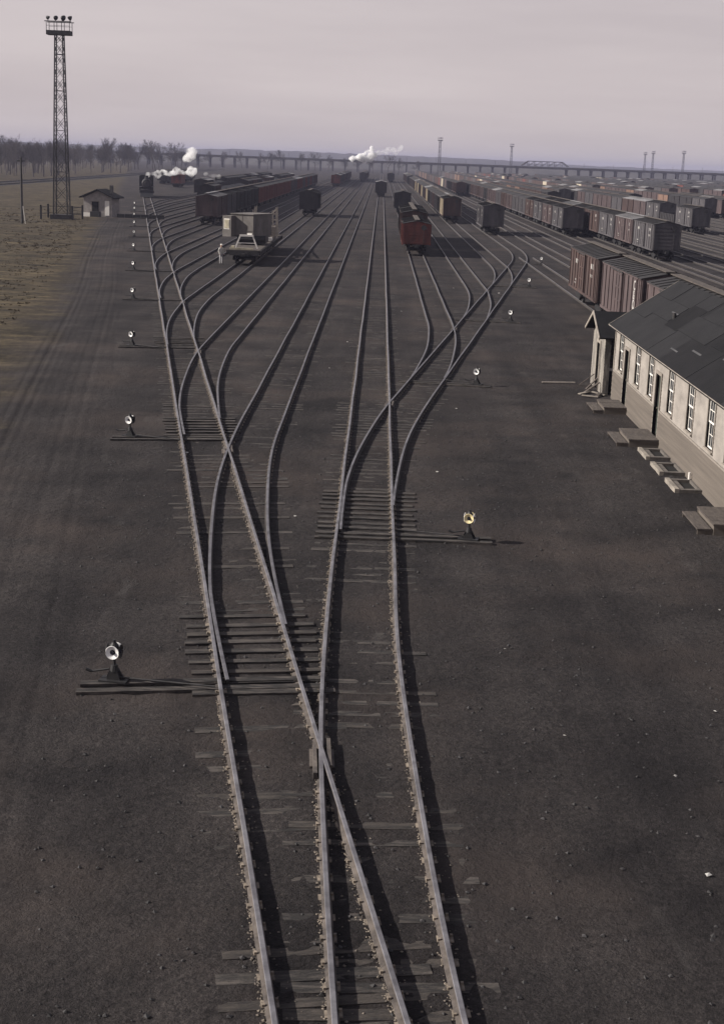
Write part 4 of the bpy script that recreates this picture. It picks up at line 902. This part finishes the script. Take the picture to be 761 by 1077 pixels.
# hut, pole and bits by the field
hut = thing('watch_hut', 'small pale hut with dark door and chimney beside the floodlight tower', 'hut', (-40.9, 213.5, 0), R(-6))
m_hutw = mat('limewashed_wall', (0.30, 0.275, 0.26), (0.2, 0.183, 0.175), .9, 2)
b = MB(); b.box(-2.1, 2.1, -2.0, 2.0, 0, 2.75); b.prism([(-2.1, 2.75), (2.1, 2.75), (0, 3.7)], 'y', -2.0, 2.0); b.build('wall', m_hutw, hut)
b = MB()
for s_ in (-1, 1): b.add([(0, -2.5, 3.95), (s_ * 2.65, -2.5, 2.78), (s_ * 2.65, 2.5, 2.78), (0, 2.5, 3.95), (0, -2.5, 3.78), (s_ * 2.65, -2.5, 2.62), (s_ * 2.65, 2.5, 2.62), (0, 2.5, 3.78)], [(0, 1, 2, 3), (7, 6, 5, 4), (0, 4, 5, 1), (1, 5, 6, 2), (2, 6, 7, 3)])
rf_ = b.build('roof', m_tar, hut); MB().box(1.3, 1.75, -.3, .15, 3.2, 4.5).build('chimney', m_iron, rf_)
d = MB().box(-.85, .15, -2.06, -2.01, .1, 2.15).build('door', m_dark, hut); MB().box(-.95, .25, -2.04, -2.005, .05, 2.25).build('frame', m_greytrim, d)
MB().box(1.1, 1.75, -2.05, -2.01, .2, 2.3).build('white_board', m_whitepaint, hut); MB().box(-.9, .5, -2.9, -2.2, 0, .75).build('coal_bin', m_black, hut); MB().box(-2.3, -1.0, -2.25, -2.05, 0, .55).build('bench', m_whitepaint, hut)
ww = thing('low_dark_barrier', 'low dark timber barrier running from the hut towards the ladder track', 'barrier', (-35.2, 211.0, 0))
for k in range(6): MB().box(-3.0 + k * 1.15, -1.9 + k * 1.15, -.08, .08, -.05, .55 + .02 * (k % 2)).build('board', m_black, ww)
pl = thing('utility_pole', 'weathered wooden pole standing in the dry grass left of the tower', 'pole', (-45.5, 184.5, 0))
MB().tube((0, 0, -.2), (.0, 0, 8.2), .17, .12, n=10).build('shaft', m_iron, pl); MB().box(-.5, .5, -.06, .06, 7.7, 7.85).build('crossarm', m_iron, pl); MB().bar((.45, -.2, 0), (.15, -.1, 2.2), .08).build('guard_board', m_whitepaint, pl)

# dry grass tufts
b = MB(); m_grass = mat('dry_grass', (0.125, 0.10, 0.066), (0.05, 0.042, 0.030), .95, .5, world=True)
for _ in range(2500):
    y = 42 + 190 * random.random() ** 1.2; u = -7.0 - abs(random.gauss(0, 13)); x = u - .165 * y
    for q in range(4):
        a = random.random() * 6.3; h = random.uniform(.03, .09); w = random.uniform(.03, .07); lx, ly = math.cos(a) * h * .7, math.sin(a) * h * .7
        px, py = x + random.uniform(-.18, .18), y + random.uniform(-.18, .18)
        b.v += [(px - w, py, -.03), (px + w, py + w, -.03), (px + lx, py + ly, h)]; n_ = len(b.v); b.f.append((n_ - 3, n_ - 2, n_ - 1)); b.m.append(0)
o = b.build('grass', m_grass); tag(o, 'dry brown winter grass covering the field on the left', 'grass', None, 'stuff')
m_bush = mat('dry_brush', (0.075, 0.055, 0.035), (0.04, 0.03, 0.022), .95, 2)

# ------------------------------------------------------------------ bare trees
m_bark = mat('winter_bark', (0.055, 0.046, 0.046), (0.032, 0.028, 0.030), .95, 2)
def tree_proto(seed):
    r = random.Random(seed); tr = MB(); cr_ = MB(); H = r.uniform(11, 16)
    def limb(p, d, ln, rad, lv):
        q = p; n = 3 if lv < 2 else 2
        for s_ in range(n):
            d2 = (d + Vector((r.uniform(-.16, .16), r.uniform(-.16, .16), .06))).normalized(); e = q + d2 * (ln / n); ra, rb = rad * (1 - .45 * s_ / n), rad * (1 - .45 * (s_ + 1) / n)
            (tr if lv == 0 else cr_).tube(q, e, ra, rb, n=6 if lv == 0 else 3, caps=False); q = e; d = d2
            if lv < 4:
                for _ in range(r.choice((1, 2, 2)) if lv else r.choice((1, 2)) if s_ else 0):
                    a = r.uniform(0, 6.28); tilt = r.uniform(.45, 1.0); ax = d.orthogonal().normalized(); ax.rotate(Matrix.Rotation(a, 3, d)); nd = (d * math.cos(tilt) + ax * math.sin(tilt)).normalized()
                    limb(q, nd, ln * r.uniform(.5, .72), max(rb * .62, .028), lv + 1)
        if lv < 4:
            for _ in range(2): limb(q, (d + Vector((r.uniform(-.5, .5), r.uniform(-.5, .5), .1))).normalized(), ln * r.uniform(.5, .7), max(rad * .5, .028), lv + 1)
    limb(Vector((0, 0, -.2)), Vector((0, 0, 1)), H * .42, .24, 0)
    t = thing('bare_tree', 'x', 'tree'); tr.build('trunk', m_bark, t); cr_.build('crown', m_bark, t)
    KIDS[t.name] = list(t.children); return t
TP = [tree_proto(40 + k) for k in range(5)]
usedt = set(); tn = 0; rt = random.Random(5)
spots = []
for k in range(46): 
    Y = 385 + 640 * (k / 46) ** 1.25 + rt.uniform(-8, 8); spots.append((-112 - rt.uniform(0, 20) - max(0, 480 - Y) * .06, Y))
for k in range(40): 
    Y = 430 + 620 * (k / 40) ** 1.1 + rt.uniform(-12, 12); spots.append((-140 - rt.uniform(0, 45), Y))
for k in range(14): spots.append((-112 + 10.5 * k + rt.uniform(-3, 3), 1000 + rt.uniform(0, 60)))
spots.sort(key=lambda p: p[0] / p[1])
for k, (X, Y) in enumerate(spots):
    i = k % 5; o = TP[i] if i not in usedt else copy_tree(TP[i]); usedt.add(i)
    o.location = (X, Y, -.1); o.rotation_euler = (0, 0, rt.uniform(0, 6.3)); s_ = rt.uniform(.75, 1.12); o.scale = (s_, s_, s_)
    o['label'] = f'bare winter tree, {ordw(k + 1)} from the left in the grove beyond the field' if k else 'leftmost bare winter tree in the grove beyond the field'; o['group'] = 'bare trees beyond the field'

b = MB(); rw = random.Random(21)
for k in range(520):
    Y = rw.uniform(430, 1080); X = -max(115, Y * rw.uniform(.16, .30)) - rw.uniform(0, 60)
    H = rw.uniform(8, 14); r_ = .16; b.tube((X, Y, -.2), (X + rw.uniform(-.4, .4), Y, H * .7), r_, .07, n=3, caps=False)
    for q in range(34):
        z0 = H * rw.uniform(.28, .72); a = rw.uniform(0, 6.28); ln = rw.uniform(1.2, 3.4); p1 = (X + math.cos(a) * ln * .55, Y + math.sin(a) * ln * .55, z0 + ln * rw.uniform(.5, 1.0))
        b.tube((X, Y, z0), p1, .06, .03, n=3, caps=False)
        for w_ in range(2): b.tube(p1, (p1[0] + rw.uniform(-.9, .9), p1[1], p1[2] + rw.uniform(.3, 1.4)), .035, .02, n=3, caps=False)
o = b.build('woods', m_bark); tag(o, 'hazy bare woods massed behind the field on the far left', 'woods', None, 'stuff')

# ------------------------------------------------------------------ viaduct across the far end of the yard
m_bridge = mat('sooty_concrete', (0.125, 0.118, 0.122), (0.08, 0.075, 0.079), .9, .4)
vd = thing('viaduct', 'long low road viaduct on many piers crossing the far end of the yard', 'viaduct', (0, 1100, 0), R(0))
XA, XB = -225, 330
b = MB(); b.box(XA, XB, -5, 5, 7.2, 8.2); b.box(XA, XB, -5.2, -4.9, 8.2, 8.9); b.box(XA, XB, 4.9, 5.2, 8.2, 8.9); b.build('deck', m_bridge, vd)
b0 = MB(); b0.box(-.5, .5, -4.6, -3.2, -.2, 6.6).box(-.5, .5, 3.2, 4.6, -.2, 6.6).box(-.8, .8, -4.9, 4.9, 6.6, 7.2); pm_ = b0.mesh('pier', m_bridge)
x = XA + 4
while x < XB:
    if not (108 < x < 136): link('pier', pm_, vd, (x, 0, 0))
    x += 9.2
for s_ in (-4.9, 4.9):
    b = MB(); x0, n, w, h = 104, 7, 5.0, 3.4
    b.bar((x0, s_, 9.25), (x0 + w, s_, 9.2 + h), .5).bar((x0 + w, s_, 9.2 + h), (x0 + w * (n - 1), s_, 9.2 + h), .5).bar((x0 + w * (n - 1), s_, 9.2 + h), (x0 + w * n, s_, 9.25), .5)
    for k in range(1, n): b.bar((x0 + w * k, s_, 9.2), (x0 + w * k, s_, 9.2 + h), .3)
    for k in range(1, n - 1): b.bar((x0 + w * k, s_, 9.2), (x0 + w * (k + 1), s_, 9.2 + h), .25)
    b.build('truss', m_bridge, vd)
b = MB()
for k in range(20): b.bar((-180 + 22 * k, -5.0, 9.2), (-180 + 22 * k, -5.0, 12.5), .16)
b.build('lamp_posts', m_bridge, vd)

# hills behind
def hills(name, Yc, base, amp, seed, x0, x1, mt):
    b = MB(); n = 260; xs_ = np.linspace(x0, x1, n); r_ = np.random.default_rng(seed)
    h = base + amp * (.6 * vnoise(xs_ / 520.0 + seed, xs_ * 0 + seed) + .3 * vnoise(xs_ / 150.0, xs_ * 0 + seed + 3) + .12 * vnoise(xs_ / 22.0, xs_ * 0 + seed + 5)) + r_.uniform(-.4, .9, n)
    rows = [(0, 0.0), (60, .55), (140, .95), (220, 1.0), (420, .6), (700, 0.0)]
    for d, s_ in rows:
        for k in range(n): b.v.append((float(xs_[k]), Yc + d + 25 * float(_tab[k % 256, seed]), -1.0 + s_ * (float(h[k]) + 1)))
    for r0 in range(len(rows) - 1):
        for k in range(n - 1): i0 = r0 * n + k; b.f.append((i0, i0 + 1, i0 + n + 1, i0 + n)); b.m.append(0)
    o = b.build(name, mt, smooth=True); o['kind'] = 'structure'; return o
m_hill = mat('wooded_hill', (0.060, 0.055, 0.050), (0.035, 0.033, 0.032), .95, .02, world=True)
hills('hills', 2900, 17, 9, 3, -2600, 300, m_hill); hills('far_hills', 3600, 12, 5, 9, -800, 3200, m_hill)
hills('wooded_rise', 1450, 7.0, 4.0, 6, -900, 900, m_hill)

# ------------------------------------------------------------------ steam
def steam_material(name, dens, sc):
    M_ = bpy.data.materials.new(name); M_.use_nodes = True; n = M_.node_tree.nodes; l = M_.node_tree.links
    n.remove(n['Principled BSDF']); v = n.new('ShaderNodeVolumePrincipled'); v.inputs['Color'].default_value = (.995, .995, .995, 1); v.inputs['Anisotropy'].default_value = 0.0
    t_ = n.new('ShaderNodeTexCoord'); z_ = n.new('ShaderNodeTexNoise'); z_.inputs['Scale'].default_value = sc; z_.inputs['Detail'].default_value = 3; l.new(t_.outputs['Object'], z_.inputs['Vector'])
    mr = n.new('ShaderNodeMapRange'); mr.inputs[1].default_value = .38; mr.inputs[2].default_value = .62; mr.inputs[4].default_value = dens; l.new(z_.outputs['Fac'], mr.inputs[0]); l.new(mr.outputs[0], v.inputs['Density'])
    l.new(v.outputs[0], n['Material Output'].inputs['Volume']); return M_
def steam(label, loc, blobs, mt, vox):
    bm = bmesh.new()
    for (x, y, z, r) in blobs:
        mm = Matrix.Translation((x, y, z)) @ Matrix.Diagonal((r * random.uniform(.9, 1.2), r, r * random.uniform(.75, 1.0), 1)); bmesh.ops.create_icosphere(bm, subdivisions=3, radius=1, matrix=mm)
    me = bpy.data.meshes.new('steam'); bm.to_mesh(me); bm.free(); o = bpy.data.objects.new('steam', me); C.objects.link(o); o.location = loc
    md = o.modifiers.new('r', 'REMESH'); md.mode = 'VOXEL'; md.voxel_size = vox
    tx = bpy.data.textures.new('puff', 'CLOUDS'); tx.noise_scale = vox * 5; dm = o.modifiers.new('d', 'DISPLACE'); dm.texture = tx; dm.strength = vox * 5; dm.texture_coords = 'LOCAL'
    me.materials.append(mt); tag(o, label, 'steam', 'white steam over the locomotives', 'stuff')
def plume(p0, p1, r0, r1, n, jit):
    out = []
    for k in range(n):
        t_ = k / (n - 1); r = r0 + (r1 - r0) * t_
        out.append(tuple(p0[i] + (p1[i] - p0[i]) * t_ + random.uniform(-jit, jit) * r for i in range(3)) + (r * random.uniform(.7, 1.15),))
    return out
ms1 = steam_material('thick_steam', 1.5, .9); ms2 = steam_material('thin_steam', .35, .4); ms3 = steam_material('far_steam', 2.0, .25)
lx = x_lead(306)
steam('long white steam trail blowing right from the locomotive stack', (lx, 307, 0), plume((.2, 0, 4.9), (9.0, 4, 5.6), .6, 1.0, 20, .4), ms1, .3)
steam('separate white steam puff floating above the trail', (lx + 8.3, 312, 0), plume((-.9, 0, 8.5), (1.0, 1, 9.5), .95, 1.05, 7, .6), ms1, .35)
steam('thin wisp of steam right of the locomotive', (lx + 13.2, 309, 0), plume((-1.0, 0, 5.2), (1.4, 0, 4.8), .45, .5, 6, .6), ms2, .25)
steam('white steam cloud rising in front of the viaduct', (-15, 760, 0), plume((0, 0, 10.0), (10, 3, 10.8), 1.9, 2.2, 9, .4) + plume((7, 2, 12.0), (10, 3, 15.2), 2.0, 1.6, 6, .45), ms3, .6)
steam('faint tail of the far steam cloud drifting right', (-3, 764, 0), plume((0, 0, 12.3), (12, 3, 15.5), 1.6, 2.0, 9, .4), steam_material('faint_steam', .3, .25), .6)

# ------------------------------------------------------------------ haze over the yard
hb = MB().box(-7000, 7000, -600, 7000, -2.5, 32.0).build('haze', None or bpy.data.materials.new('haze_air'))
hb['kind'] = 'stuff'; hb['label'] = 'pale bluish haze lying over the far end of the yard'; hb['category'] = 'haze'
M_ = hb.data.materials[0]; M_.use_nodes = True; n = M_.node_tree.nodes; n.remove(n['Principled BSDF'])
v = n.new('ShaderNodeVolumePrincipled'); v.inputs['Color'].default_value = (0.41, 0.42, 0.585, 1); v.inputs['Density'].default_value = 0.00022; v.inputs['Anisotropy'].default_value = 0.0
M_.node_tree.links.new(v.outputs[0], n['Material Output'].inputs['Volume'])
